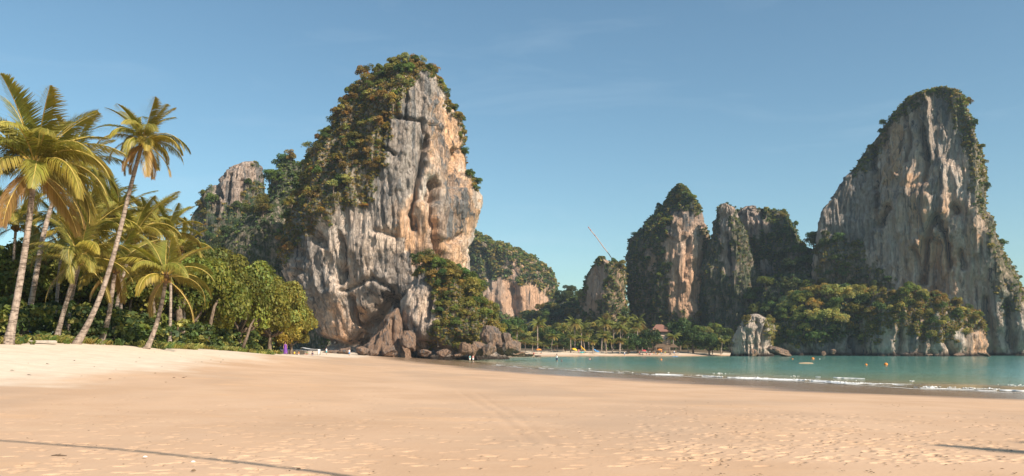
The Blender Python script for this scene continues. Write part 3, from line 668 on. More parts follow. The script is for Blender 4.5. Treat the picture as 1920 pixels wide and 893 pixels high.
# ------------------------------------------------------------------ boulders
def boulder_mesh(seed, sub=4):
    bm = bmesh.new(); bmesh.ops.create_icosphere(bm, subdivisions=sub, radius=1)
    v = np.array([q.co[:] for q in bm.verts]); f = np.array([[q.index for q in p.verts] for p in bm.faces]); bm.free()
    r_ = np.random.default_rng(seed)
    for _ in range(12):      # chop planar facets
        n_ = r_.normal(size=3); n_ /= np.linalg.norm(n_); h = r_.uniform(.45, .85)
        e = np.maximum(v @ n_ - h, 0); v = v - e[:, None] * n_ * .9
    v = v * (1 + .20 * fbm(v[:, 0] * 1.7 + seed, v[:, 1] * 1.7, v[:, 2] * 1.7, 4) + .10 * ridge(v[:, 0] * 3 + seed, v[:, 1] * 3, v[:, 2] * 1.6, 2))[:, None]
    a = {'ochre': np.full(len(v), .5), 'grey': np.full(len(v), .2), 'moss': np.zeros(len(v)), 'tide': np.zeros(len(v))}
    return mesh('boulder', v, None, f, [M_BOULDER], attrs=a, shade=False)
BOULD = [boulder_mesh(s) for s in (1, 2, 3, 4, 5)]
def boulder(px, py, w, h, d, label, group, i=0, dy=.8):
    c = W(px, py, d); s = d / FPX
    o = put('boulder', BOULD[i % 5], c, rng.uniform(0, 6.28), (w * s / 2 * 1.08, w * s / 2 * dy, h * s / 2 * 1.08))
    o.rotation_euler = (rng.uniform(-.25, .25), rng.uniform(-.25, .25), rng.uniform(-.6, .6))
    tag(o, label, 'boulder', group); return o
gB = 'dark boulders heaped at the outcrop point'
for i, (px, py, w, h, lb) in enumerate([(872, 655, 26, 26, 'dark squarish boulder at the left end of the heap below the outcrop'), (898, 655, 34, 30, 'broad dark boulder leaning on the heap below the outcrop'), (924, 632, 40, 44, 'tallest dark boulder standing on top of the heap by the water'), (915, 655, 30, 28, 'dark boulder directly under the tallest boulder of the heap'),
        (940, 657, 34, 24, 'angular dark boulder in the middle of the heap foot'), (950, 640, 20, 34, 'upright pale grey boulder on the right shoulder of the heap'), (962, 652, 36, 26, 'grey slab boulder near the right end of the heap'), (960, 663, 26, 14, 'small boulder at the heap foot touching the water'), (976, 664, 26, 12, 'low boulder where the heap meets the far beach'), (992, 667, 22, 6, 'flattest boulder at the very tip of the point'), (1008, 668, 14, 4, 'tiny rock on the sand edge past the point'), (888, 664, 20, 14, 'small dark boulder in the shade at the heap left foot')]):
    boulder(px, py, w, h, 196 + (i % 3) * 3, lb, gB, i)
gC = 'brown boulders at the tall tower foot'
for i, (px, py, w, h, dd, lb) in enumerate([(768, 640, 32, 44, 205, 'pale upright boulder right of the huge brown buttress'), (728, 657, 36, 26, 203, 'broken brown boulder in front of the huge buttress'), (678, 661, 34, 18, 204, 'flat brown boulder left of the broken one'), (700, 664, 20, 14, 203, 'small brown boulder between two bigger ones at the cave'), (648, 660, 30, 16, 206, 'low brown boulder under the cave overhang'), (622, 661, 30, 10, 207, 'flat slab boulder beside the beach tent'), (832, 662, 32, 16, 200, 'orange brown boulder in the shade below the shrubs'), (795, 664, 30, 14, 201, 'low dark boulder left of the orange brown one'), (856, 668, 26, 8, 200, 'flat wet boulder at the water edge')]):
    boulder(px, py, w, h, dd, lb, gC, i + 2)
gD = 'small rocks along the sea foot of the cliffs'
for i, (px, py, w, h, lb) in enumerate([(1414, 661, 20, 15, 'round rock at the foot of the pale dome rock'), (1462, 660, 42, 18, 'long grey rock running right from the pale dome rock'), (1544, 663, 10, 11, 'small pointed rock in the water left of its twin'), (1562, 661, 12, 10, 'small rock in the water with a flat top below the trees'), (1740, 666, 14, 4, 'low brown rock awash below the outcrop'), (1800, 665, 26, 4, 'long flat brown ledge awash below the orange face'), (1845, 665, 24, 5, 'flat brown ledge awash at the outcrop right end')]):
    boulder(px, py, w, h, 288, lb, gD, i + 1)

# ------------------------------------------------------------------ leaves and trees
def leaf_quads(pos, nrm_, size, aspect=.62, r_=rng):
    n = len(pos); nrm_ = nrm_ / (np.linalg.norm(nrm_, axis=1)[:, None] + 1e-9)
    a = np.cross(nrm_, r_.normal(size=(n, 3))); a /= np.linalg.norm(a, axis=1)[:, None] + 1e-9
    b = np.cross(nrm_, a); s = np.broadcast_to(size, (n,))[:, None]
    v = np.stack([pos - a * s * .5, pos + b * s * .5 * aspect - a * s * .08, pos + a * s * .5 + nrm_ * s * -.08, pos - b * s * .5 * aspect - a * s * .08], 1)
    return v.reshape(-1, 3), np.arange(n * 4).reshape(n, 4)
def crown_arrays(seed, R, H, lobes, nleaf, leaf, spread=.62, flat=1.0, low=-.35, rsc=1.0):
    r_ = np.random.default_rng(seed)
    cs = []; rs = []
    for i in range(lobes):
        a = r_.uniform(0, 6.28); q = r_.uniform(.15, 1) ** .6 * R * spread; h = r_.uniform(-.5, .55)
        cs.append((math.cos(a) * q, math.sin(a) * q, h * H * .5 * (1.15 - q / R * .5))); rs.append(R * rsc * (r_.uniform(.28, .54) if rsc > .7 else r_.uniform(.16, .58)))
    cs = np.array(cs); rs = np.array(rs)
    w = rs ** 2 / (rs ** 2).sum(); idx = r_.choice(lobes, nleaf, p=w)
    d = r_.normal(size=(nleaf, 3)); d /= np.linalg.norm(d, axis=1)[:, None]; d[:, 2] = np.where(d[:, 2] < low, -d[:, 2], d[:, 2])
    rad_ = rs[idx] * (1 - .28 * r_.random(nleaf) ** 2.2 + .10 * r_.normal(size=nleaf) * .6)
    pos = cs[idx] + d * rad_[:, None] * np.array((1, 1, .82 * flat))
    n_ = d * .75 + r_.normal(size=(nleaf, 3)) * .5 + np.array((0, 0, .35))
    v, q = leaf_quads(pos, n_, leaf * r_.uniform(.6, 1.35, nleaf), .62, r_)
    lobe_t = r_.uniform(.62, 1.38, lobes)
    val = lobe_t[idx] * r_.uniform(.65, 1.3, nleaf)
    hue = r_.normal(0, .10, nleaf) + (r_.normal(0, .08, lobes))[idx]
    col = np.stack([val * (1 + hue), val, val * (1 - hue * .6)], -1)
    return v, q, np.repeat(col, 4, 0), cs, rs
def trunk_arrays(base_h, cs, r0, seed, lean=.15, branches=5):
    r_ = np.random.default_rng(seed + 99); mb = MB()
    top = np.array((r_.uniform(-lean, lean) * base_h, r_.uniform(-lean, lean) * base_h, base_h))
    mid = top * .5 + np.array((r_.uniform(-.1, .1), r_.uniform(-.1, .1), 0)) * base_h
    mb.tube([(0, 0, -.6), (0, 0, 0.1), mid, top], [r0 * 1.5, r0 * 1.1, r0 * .85, r0 * .65], 7)
    for c in cs[np.argsort(-np.linalg.norm(cs[:, :2], axis=1))][:branches]:
        e = c + np.array((0, 0, base_h)); e = top * .2 + e * .8
        m_ = (mid + e) / 2 + np.array((0, 0, -.3)); mb.tube([mid, m_, e], [r0 * .55, r0 * .38, r0 * .12], 5, False)
    return mb
def small_tree(seed, R, H, th, lobes, nleaf, leaf, **kw):     # one mesh, crown and trunk slots
    v, q, col, cs, rs = crown_arrays(seed, R, H, lobes, nleaf, leaf, **kw)
    base = th + H * .30
    mb = trunk_arrays(th + H * .15, cs, R * .05 + .05, seed, .1, 4)
    tv = np.concatenate(mb.v); tq = np.concatenate(mb.q); tt = np.concatenate(mb.t)
    V_ = np.concatenate([v + (0, 0, base), tv]); Q_ = np.concatenate([q, tq + len(v)])
    cc = np.concatenate([col, np.ones((len(tv), 3))])
    return mesh('tree', V_, Q_, tt + len(v), [M_LEAF, M_BARK], np.concatenate([np.zeros(len(q), int), np.ones(len(tq), int)]), 1, {'leafcol': cc})
CLIFF_TREES = [small_tree(100 + i, 3, 3.6 + .5 * (i % 3), .9 + .5 * (i % 3), 7 + i % 4, 1250, .50) for i in range(6)] + [small_tree(110, 2.4, 6, 1.5, 9, 1250, .48, spread=.5), small_tree(111, 3.2, 3.4, 2.6, 6, 620, .45)]
FOREST_TREES = [small_tree(200 + i, 4.2, 5.2 + .9 * (i % 3), 1.5, 17 + i % 4, 2500, .52, spread=.78, rsc=.78) for i in range(6)] + [small_tree(210, 3.4, 8, 2.5, 12, 2200, .55, spread=.5)]

GREENS = [(.095, .135, .028), (.12, .145, .030), (.080, .125, .036), (.135, .150, .030), (.075, .105, .028)]
OLIVE = [(.20, .165, .040), (.225, .165, .042), (.175, .16, .035), (.16, .135, .032)]
RUST = [(.23, .145, .040), (.25, .155, .05), (.21, .14, .04)]
PALE = [(.27, .26, .075), (.30, .28, .085), (.24, .24, .07)]
DARK = [(.055, .085, .030), (.05, .08, .034), (.07, .09, .03)]

def pick(P, n, mind, r_=None):
    order = np.random.default_rng(len(P)).permutation(len(P)); out = []; cell = {}
    for i in order:
        p = P[i]; kx = tuple(np.floor(p / mind).astype(int)); ok = True
        for a in (-1, 0, 1):
            for b in (-1, 0, 1):
                for c_ in (-1, 0, 1):
                    for q in cell.get((kx[0] + a, kx[1] + b, kx[2] + c_), ()):
                        if ((P[q] - p) ** 2).sum() < mind * mind: ok = False; break
                    if not ok: break
                if not ok: break
            if not ok: break
        if ok:
            out.append(i); cell.setdefault(kx, []).append(i)
            if len(out) >= n: break
    return out
def cand(key, extra=None, back=.35):
    r = ROCKS[key]; m = (r['veg'] > .5) & (r['ny'] < back) & (r['P'][:, 2] > 2.0)
    if extra is not None: m &= extra(r)
    return r['P'][m], r['N'][m]
prs = random.Random(3)
def pal(mixs):
    fam = prs.choices([m[0] for m in mixs], [m[1] for m in mixs])[0]; c = prs.choice(fam); k_ = prs.uniform(1.0, 1.55)
    return tuple(min(.5, x * k_) for x in c)
def qxy(p): return CX + FPX * p[0] / p[1]
def pal2(mixs):
    fam = prs.choices([m[0] for m in mixs], [m[1] for m in mixs])[0]; c = prs.choice(fam); k_ = prs.uniform(1.0, 1.55)
    return ['green', 'olive', 'rusty', 'pale green', 'dark green'][[GREENS, OLIVE, RUST, PALE, DARK].index(fam)], tuple(min(.5, x * k_) for x in c)
def plant(key, n, mind, protos, smin, smax, name, label, group, mixs, extra=None, sink=.6, back=.35, out=.3, noun='tree'):
    P, N = cand(key, extra, back)
    if not len(P): return 0
    idx = pick(P, n, mind)
    qx = CX + FPX * P[idx, 0] / P[idx, 1]; qz = P[idx, 2]
    xb = np.quantile(qx, [.33, .67]); zb = np.quantile(qz, [.15, .5, .85])
    for i in idx:
        s = prs.uniform(smin, smax); p = P[i] + N[i] * np.array((out, out, 0)) * s
        cw, cc_ = pal2(mixs)
        o = put(name, prs.choice(protos), (p[0], p[1], p[2] - sink * s), prs.uniform(0, 6.28), (s, s, s * prs.uniform(.85, 1.2)), color=cc_)
        ix = int((qxy(P[i]) > xb).sum()); iz = int((P[i][2] > zb).sum()); sw = 'large' if s > smin + (smax - smin) * .66 else ('small' if s < smin + (smax - smin) * .33 else 'mid sized')
        lab = '%s %s %s %s, %s, %s side' % (sw, cw, noun, label, ('at the foot', 'low down', 'high up', 'at the top')[iz], ('left', 'middle', 'right')[ix])
        o.rotation_euler = (prs.uniform(-.12, .12) , prs.uniform(-.12, .12), prs.uniform(0, 6.28))
        tag(o, lab, 'tree', group)
    return len(idx)
FT, CT = FOREST_TREES, CLIFF_TREES
counts = {}
counts['m'] = plant('limestone_tower', 205, 2.35, CT, .42, .88, 'cliff_tree', 'on the tall tower shoulder', 'trees on the tall tower shoulder', [(GREENS, 3), (OLIVE, 5), (RUST, 3), (PALE, 2)], lambda r: r['px'] < 835)
counts['mr'] = plant('limestone_tower', 34, 1.9, CT, .34, .66, 'cliff_tree', 'on the tall tower right edge', 'trees on the tall tower right edge', [(GREENS, 4), (OLIVE, 2)], lambda r: r['px'] >= 835, back=.8)
counts['o'] = plant('wooded_outcrop', 62, 2.2, CT, .45, 1.0, 'cliff_tree', 'on the wooded outcrop', 'trees on the wooded outcrop', [(GREENS, 4), (OLIVE, 3.5), (RUST, .5), (PALE, .6)])
counts['lc'] = plant('grey_cliff', 40, 4.2, CT, .7, 1.3, 'cliff_tree', 'on the small grey cliff', 'trees on the grey cliff', [(GREENS, 3), (OLIVE, 3), (RUST, 1.6)], lambda r: r['py'] > 325)
counts['g'] = plant('wooded_gully', 55, 5.0, FT, .6, 1.05, 'forest_tree', 'in the wooded gully', 'trees of the wooded gully', [(GREENS, 4), (DARK, 2), (OLIVE, 2)])
counts['h'] = plant('wooded_hill', 60, 6.5, FT, .7, 1.15, 'forest_tree', 'on the valley hill', 'trees of the valley hill', [(GREENS, 3), (DARK, 3), (OLIVE, 2)])
counts['bw'] = plant('beach_woodland', 60, 4.6, FT, .7, 1.15, 'forest_tree', 'behind the far beach palms', 'trees behind the far beach', [(GREENS, 5), (PALE, 2), (OLIVE, 2)])
counts['s'] = plant('wooded_saddle', 65, 5.5, FT, .8, 1.4, 'forest_tree', 'on the wooded saddle', 'trees of the wooded saddle', [(GREENS, 4), (DARK, 3), (OLIVE, 2)])
counts['w'] = plant('wooded_shore', 60, 4.3, FT, .7, 1.15, 'forest_tree', 'on the wooded shore', 'trees of the wooded shore', [(GREENS, 2), (PALE, 5), (OLIVE, 3)])
counts['rt'] = plant('great_tower', 45, 3.6, CT, .45, .85, 'ridge_tree', 'on the great right tower', 'trees on the great tower', [(GREENS, 3), (OLIVE, 4), (DARK, 1)], lambda r: (r['py'] < 425) | (r['px'] > 1700), back=.7)
counts['rs'] = plant('great_tower', 30, 4.2, FT, .45, .85, 'ridge_tree', 'at the great tower left foot', 'trees on the left foot of the great tower', [(GREENS, 4), (OLIVE, 2), (DARK, 2)], lambda r: (r['px'] < 1690) & (r['py'] > 425), back=.5)
counts['q'] = plant('sea_outcrop', 62, 2.9, CT, .5, 1.15, 'ridge_tree', 'on the sea outcrop', 'trees on the sea outcrop', [(GREENS, 3), (OLIVE, 4), (RUST, .8), (PALE, 2)])
counts['k'] = plant('shore_rock', 10, 2.0, CT, .35, .7, 'ridge_tree', 'on the pale dome rock', 'bushes on the pale dome rock', [(OLIVE, 4), (PALE, 2)])
counts['ra'] = plant('narrow_rock', 26, 4.0, CT, .7, 1.2, 'ridge_tree', 'on the narrow rock spire', 'trees on the narrow rock', [(GREENS, 3), (OLIVE, 3), (PALE, 1)], lambda r: r['py'] > 494, back=.6)
counts['rb'] = plant('middle_tower', 60, 4.0, CT, .5, .95, 'ridge_tree', 'on the pointed middle tower', 'trees on the middle tower', [(GREENS, 4), (OLIVE, 3), (DARK, 2)], lambda r: r['py'] > 366, back=.6)
counts['rc'] = plant('jagged_rock', 60, 4.4, CT, .6, 1.15, 'ridge_tree', 'on the jagged rock', 'trees on the jagged rock', [(GREENS, 4), (OLIVE, 2), (DARK, 3), (RUST, .4)], lambda r: r['py'] > 404, back=.6)

# scrub: uncountable low cover between the trees, one mass for each rock
def tuft(seed, n=16, leaf=.6):
    r_ = np.random.default_rng(seed); d = r_.normal(size=(n, 3)); d /= np.linalg.norm(d, axis=1)[:, None]; d[:, 2] = np.abs(d[:, 2])
    return leaf_quads(d * r_.uniform(.4, 1, n)[:, None] * .8, d + r_.normal(size=(n, 3)) * .5, leaf * r_.uniform(.7, 1.3, n), .7, r_)[0]
TUFTS = [tuft(i) for i in range(6)]
def scrub(key, n, size, mixs, label, extra=None, back=.5):
    P, N = cand(key, extra, back)
    if not len(P): return
    r_ = np.random.default_rng(len(P)); idx = r_.choice(len(P), n)
    vs = []; cs_ = []
    for i in idx:
        t_ = TUFTS[r_.integers(6)]; a = r_.uniform(0, 6.28); s = size * r_.uniform(.5, 1.4)
        ca, sa_ = math.cos(a), math.sin(a)
        v_ = t_ * s; v_ = np.stack([v_[:, 0] * ca - v_[:, 1] * sa_, v_[:, 0] * sa_ + v_[:, 1] * ca, v_[:, 2]], -1) + P[i] + N[i] * .2 * size
        vs.append(v_); c_ = np.array(pal(mixs)) ; cs_.append(np.repeat(c_[None] * r_.uniform(.75, 1.25, (len(t_) // 4, 1)), 4, 0))
    v_ = np.concatenate(vs)
    tag(put('scrub_foliage', mesh('scrub_foliage', v_, np.arange(len(v_)).reshape(-1, 4), None, [M_LEAF], attrs={'leafcol': np.concatenate(cs_)})), label, 'scrub', kind='stuff')
scrub('limestone_tower', 7000, .62, [(GREENS, 2), (OLIVE, 4), (RUST, 3)], 'rust and olive scrub covering the shoulder of the tall tower', back=.8)
scrub('wooded_outcrop', 3000, .6, [(GREENS, 3), (OLIVE, 4), (RUST, 1)], 'olive scrub covering the outcrop at the tall tower foot')
scrub('grey_cliff', 800, 1.0, [(GREENS, 3), (OLIVE, 3), (RUST, 1)], 'scrub on the flanks of the grey cliff')
scrub('wooded_gully', 900, 1.3, [(GREENS, 3), (DARK, 3)], 'dark undergrowth of the wooded gully')
scrub('distant_cliff', 3600, 2.6, [(GREENS, 3), (OLIVE, 3), (DARK, 2)], 'hazy wood covering the distant cliff')
scrub('wooded_hill', 900, 2.2, [(GREENS, 2), (DARK, 4)], 'dark undergrowth of the valley hill')
scrub('middle_tower', 5200, .9, [(GREENS, 3), (OLIVE, 2), (DARK, 3)], 'dark creepers hanging on the middle tower')
scrub('narrow_rock', 1300, 1.0, [(GREENS, 3), (OLIVE, 2), (DARK, 3)], 'creepers on the narrow rock spire')
scrub('jagged_rock', 4800, 1.0, [(GREENS, 3), (OLIVE, 1), (DARK, 4)], 'dark creepers on the jagged rock')
scrub('great_tower', 2600, .9, [(GREENS, 3), (OLIVE, 4), (DARK, 1)], 'scrub on the ridges of the great right tower', back=.8)
scrub('sea_outcrop', 3400, .7, [(OLIVE, 5), (RUST, 1.5), (GREENS, 2)], 'dry scrub on the sea outcrop')
scrub('wooded_saddle', 900, 1.4, [(GREENS, 2), (DARK, 4)], 'dark undergrowth of the wooded saddle')
scrub('wooded_shore', 900, 1.2, [(GREENS, 3), (DARK, 3), (OLIVE, 2)], 'undergrowth of the wooded shore')
scrub('beach_woodland', 1200, 1.5, [(GREENS, 3), (DARK, 3)], 'undergrowth behind the far beach palms')
scrub('rock_horn', 900, .8, [(GREENS, 3), (OLIVE, 2), (DARK, 3)], 'creepers on the horn of the jagged rock')
scrub('shore_rock', 260, .5, [(OLIVE, 4), (PALE, 2)], 'yellowish scrub on the pale dome rock')

# ------------------------------------------------------------------ beach trees on the left
def crown_mesh(seed, R, H, lobes, nleaf, leaf, **kw):
    v, q, col, cs, rs = crown_arrays(seed, R, H, lobes, nleaf, leaf, **kw)
    return mesh('crown', v, q, None, [M_LEAF], attrs={'leafcol': col}), cs
BT = []
for i in range(4):
    cm_, cs = crown_mesh(300 + i, 5.0, 8.5, 52, 22000, .34, spread=.95, low=-.8, rsc=.62)
    mb = trunk_arrays(3.4, cs * np.array((.8, .8, .6)), .30, 300 + i, .35, 7)
    BT.append((cm_, mb.me('trunk', M_BARK)))
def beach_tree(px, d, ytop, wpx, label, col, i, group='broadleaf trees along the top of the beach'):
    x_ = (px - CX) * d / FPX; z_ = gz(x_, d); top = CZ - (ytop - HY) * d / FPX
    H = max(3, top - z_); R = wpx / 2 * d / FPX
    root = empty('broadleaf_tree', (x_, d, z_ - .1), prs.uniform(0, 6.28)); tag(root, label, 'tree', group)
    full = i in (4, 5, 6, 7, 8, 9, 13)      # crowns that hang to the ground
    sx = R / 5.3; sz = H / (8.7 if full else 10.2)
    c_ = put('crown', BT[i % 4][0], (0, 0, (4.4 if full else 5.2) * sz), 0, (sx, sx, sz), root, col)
    put('trunk', BT[i % 4][1], (0, 0, 0), 0, (sx, sx, sz), root)
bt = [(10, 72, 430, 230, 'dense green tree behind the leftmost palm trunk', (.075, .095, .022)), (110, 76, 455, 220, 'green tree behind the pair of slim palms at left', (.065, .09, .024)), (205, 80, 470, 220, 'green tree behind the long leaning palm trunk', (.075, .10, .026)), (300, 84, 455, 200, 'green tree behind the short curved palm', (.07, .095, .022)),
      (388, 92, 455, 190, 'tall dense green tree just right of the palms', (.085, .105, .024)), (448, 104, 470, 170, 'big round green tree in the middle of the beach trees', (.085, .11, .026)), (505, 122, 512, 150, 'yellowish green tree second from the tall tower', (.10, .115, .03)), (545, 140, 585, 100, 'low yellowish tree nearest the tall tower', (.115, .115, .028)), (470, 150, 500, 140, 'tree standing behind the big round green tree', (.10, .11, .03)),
      (520, 165, 560, 100, 'feathery tree at the foot of the tall tower wall', (.12, .12, .035)), (60, 100, 440, 240, 'dark tree far back behind the leftmost palms', (.05, .07, .02)), (180, 105, 445, 230, 'dark tree far back behind the leaning palm', (.05, .07, .02)), (300, 110, 430, 220, 'dark tree far back behind the short curved palm', (.05, .07, .022)), (400, 125, 465, 190, 'dark tree far back behind the tall dense tree', (.06, .08, .022)), (-70, 78, 440, 220, 'dark tree cut off by the left edge of the view', (.06, .085, .022)), (40, 135, 500, 300, 'deepest dark tree behind the leftmost palms', (.05, .07, .02)), (170, 140, 500, 300, 'deepest dark tree behind the leaning palm', (.05, .07, .02)), (300, 145, 510, 280, 'deepest dark tree behind the short curved palm', (.05, .07, .02))]  # back rows get darker leaves: understory gloom put into the colour
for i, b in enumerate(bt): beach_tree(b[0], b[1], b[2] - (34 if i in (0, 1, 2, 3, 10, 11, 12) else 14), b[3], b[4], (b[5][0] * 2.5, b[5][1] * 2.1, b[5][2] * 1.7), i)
# stray trunks and low leaning limbs under the canopy
def limb(name, pts, r0, r1, label, mat=M_BARK, cat='tree trunk', group=None):
    mb = MB(); P_ = [W(p[0], p[1] if i_ else gz0(p[0], p[2] + 8), p[2] + 8) for i_, p in enumerate(pts)]; P_.append(P_[-1] + (P_[-1] - P_[-2]) * .35 + np.array((0, 1.0, .3))); mb.tube(P_, np.linspace(r0, r1 * .6, len(P_)) * .85, 8)
    return tag(mb.build(name, mat), label, cat, group)
gz0 = lambda px, d: HY - (gz((px - CX) * d / FPX, d) - .2 - CZ) * FPX / d
for pts, r0, r1, lb in [([(338, gz0(338, 74), 74), (337, 610, 74), (335, 560, 75)], .5, .4, 'thick dark upright trunk right of the short curved palm'), ([(240, gz0(240, 72), 72), (241, 600, 72), (246, 560, 72)], .24, .2, 'thin dark trunk left of the short curved palm'),
                        ([(385, gz0(385, 80), 80), (394, 610, 80), (402, 575, 80)], .3, .2, 'reddish trunk under the tall dense tree'), ([(450, gz0(450, 92), 92), (463, 632, 92), (470, 610, 93)], .28, .16, 'short leaning trunk under the big round tree'),
                        ([(352, gz0(352, 78), 78), (358, 610, 78), (375, 590, 78), (382, 560, 78)], .22, .12, 'pale crooked trunk right of the thick dark one'), ([(5, gz0(5, 64), 64), (8, 580, 64), (12, 520, 66)], .3, .25, 'dark trunk at the left edge behind the first palm')]:
    limb('tree_trunk', pts, r0, r1, lb, group='trunks under the beach trees')

# undergrowth and grass along the top of the beach
def ground_scatter(name, n, size, mixs, label, fx, leaf=None, r_=np.random.default_rng(77)):
    vs = []; cs_ = []
    yy = r_.uniform(46, 150, n) if fx == 'in' else r_.uniform(44, 120, n)
    vx_ = np.interp(yy, VL[:, 1], VL[:, 0])
    off = r_.exponential(7, n) + 2.2 if fx == 'in' else r_.normal(.1, .55, n)
    xx = vx_ - off; zz = ground(xx, yy)
    for i in range(n):
        if fx != 'in' and noise(xx[i] / 2.5, yy[i] / 2.5, .5) < .05: continue
        t_ = TUFTS[r_.integers(6)] if leaf is None else leaf[r_.integers(len(leaf))]
        s = size * r_.uniform(.5, 1.5); a = r_.uniform(0, 6.28); ca, sa_ = math.cos(a), math.sin(a)
        v_ = t_ * s; v_ = np.stack([v_[:, 0] * ca - v_[:, 1] * sa_, v_[:, 0] * sa_ + v_[:, 1] * ca, v_[:, 2]], -1) + (xx[i], yy[i], zz[i] + (r_.uniform(0, 2.6) if fx == 'in' else 0))
        vs.append(v_); cs_.append(np.repeat(np.array(pal(mixs))[None] * r_.uniform(.7, 1.3, (len(t_) // 4, 1)), 4, 0))
    v_ = np.concatenate(vs)
    tag(put(name, mesh(name, v_, np.arange(len(v_)).reshape(-1, 4), None, [M_LEAF], attrs={'leafcol': np.concatenate(cs_)})), label, name.split('_')[-1], kind='stuff')
def blades(seed, n=22):
    r_ = np.random.default_rng(seed); out = []
    for _ in range(n):
        b = np.array((r_.uniform(-.5, .5), r_.uniform(-.5, .5), 0)); a = r_.uniform(0, 6.28); l = r_.uniform(.5, 1.2); w = .06
        d = np.array((math.cos(a), math.sin(a), 0)); s = np.array((-d[1], d[0], 0)) * w
        out += [b - s, b + s, b + d * l * .35 + (0, 0, l * .7) + s * .7, b + d * l * .7 + (0, 0, l * .8)]
    return np.array(out)
ground_scatter('undergrowth', 4200, .55, [(GREENS, 4), (DARK, 3), (PALE, 1)], 'low leafy undergrowth in the shade of the beach trees', 'in')  # dark greens mixed in: shade under the trees put into the leaf colour
ground_scatter('beach_grass', 1500, .42, [(PALE, 2), (GREENS, 4), (OLIVE, 2)], 'short green grass fringing the top of the beach', 'edge', [blades(i) for i in range(5)])

# ------------------------------------------------------------------ palms
def frond_mesh(seed, L, a0, droop, hang, leaflets=74, ll=1.15, brown=0.0, twist=.0):
    r_ = np.random.default_rng(seed); n = 26
    t = np.linspace(0, 1, n); ang = a0 - droop * t ** 1.35
    ds = L / (n - 1); pts = np.zeros((n, 3))
    for i in range(1, n):
        a = ang[i]; pts[i] = pts[i - 1] + ds * np.array((math.cos(a), twist * t[i], math.sin(a)))
    mb = MB(); mb.tube(pts, np.linspace(.045, .012, n) * (L / 4.5), 4, False)
    rv = np.concatenate(mb.v); rq = np.concatenate(mb.q)
    vs = []; qs = []; cols = []; m = len(rv)
    for side in (-1, 1):
        for k_ in range(leaflets):
            tt = .10 + .90 * (k_ + r_.uniform(-.3, .3)) / leaflets; tt = min(max(tt, .08), .995)
            p = np.array([np.interp(tt, t, pts[:, c]) for c in range(3)]); a = np.interp(tt, t, ang)
            fw = np.array((math.cos(a), 0, math.sin(a))); up = np.array((-math.sin(a), 0, math.cos(a))); sd_ = np.array((0, side, 0.))
            prof = ll * (math.sin(math.pi * min(1, tt * .80 + .20)) ** .65 * .92 + .18) * (1 if tt < .9 else (1 - tt) * 5 + .45) * r_.uniform(.85, 1.1)
            sweep = .55 + .55 * tt
            d0 = sd_ * math.cos(sweep) + fw * math.sin(sweep) + up * (.32 - .25 * tt); d0 /= np.linalg.norm(d0)
            g = np.array((0, 0, -1.)); h1 = hang * (.35 + r_.uniform(-.1, .15)); h2 = hang * (1.25 + r_.uniform(-.3, .3))
            d1 = d0 + g * h1; d1 /= np.linalg.norm(d1); d2 = d0 + g * h2; d2 /= np.linalg.norm(d2)
            p1 = p + d1 * prof * .45; p2 = p1 + d2 * prof * .55
            wv = np.cross(d1, up * .8 + fw * .3); wv /= np.linalg.norm(wv) + 1e-9; wv = wv * .036 * (L / 4.5)
            wv = fw * .036 * (L / 4.5) * .6 + wv * .6
            b = m + len(vs)
            vs += [p - wv * .6, p + wv * .6, p1 + wv, p1 - wv, p2 + wv * .12, p2 - wv * .12]
            qs += [(b, b + 1, b + 2, b + 3), (b + 3, b + 2, b + 4, b + 5)]
            val = r_.uniform(.75, 1.25); br = np.clip(brown + .20 * max(0, tt - .6) + r_.normal(0, .08), 0, 1)
            c0 = np.array((.185, .21, .040)) * val * (1 - br) + np.array((.34, .19, .07)) * val * br
            c2 = np.array((.33, .285, .06)) * val * (1 - br) + np.array((.36, .20, .08)) * val * br
            cols += [c0, c0, c0 * .5 + c2 * .5, c0 * .5 + c2 * .5, c2, c2]
    V_ = np.concatenate([rv, np.array(vs)]); Q_ = np.concatenate([rq, np.array(qs)])
    cc = np.concatenate([np.ones((len(rv), 3)), np.array(cols)])
    return mesh('frond', V_, Q_, None, [M_RACHIS, M_FROND], np.concatenate([np.zeros(len(rq), int), np.ones(len(qs), int)]), None, {'leafcol': cc})
FR = {'up': [frond_mesh(400 + i, 4.6, 1.05, .55 + .12 * i, .28 + .08 * i, twist=.08 * (i - 1)) for i in range(3)],
      'mid': [frond_mesh(410 + i, 4.7, .75, 1.35 + .2 * i, .75 + .15 * i, twist=.1 * (i - 1)) for i in range(4)],
      'low': [frond_mesh(420 + i, 4.5, .30, 1.45 + .2 * i, 1.1 + .2 * i, brown=.12, twist=.08 * (i - 1)) for i in range(4)],
      'hang': [frond_mesh(430 + i, 3.9, -.55, .85 + .1 * i, 1.2, brown=.45 + .2 * i) for i in range(3)]}
crs = random.Random(21)
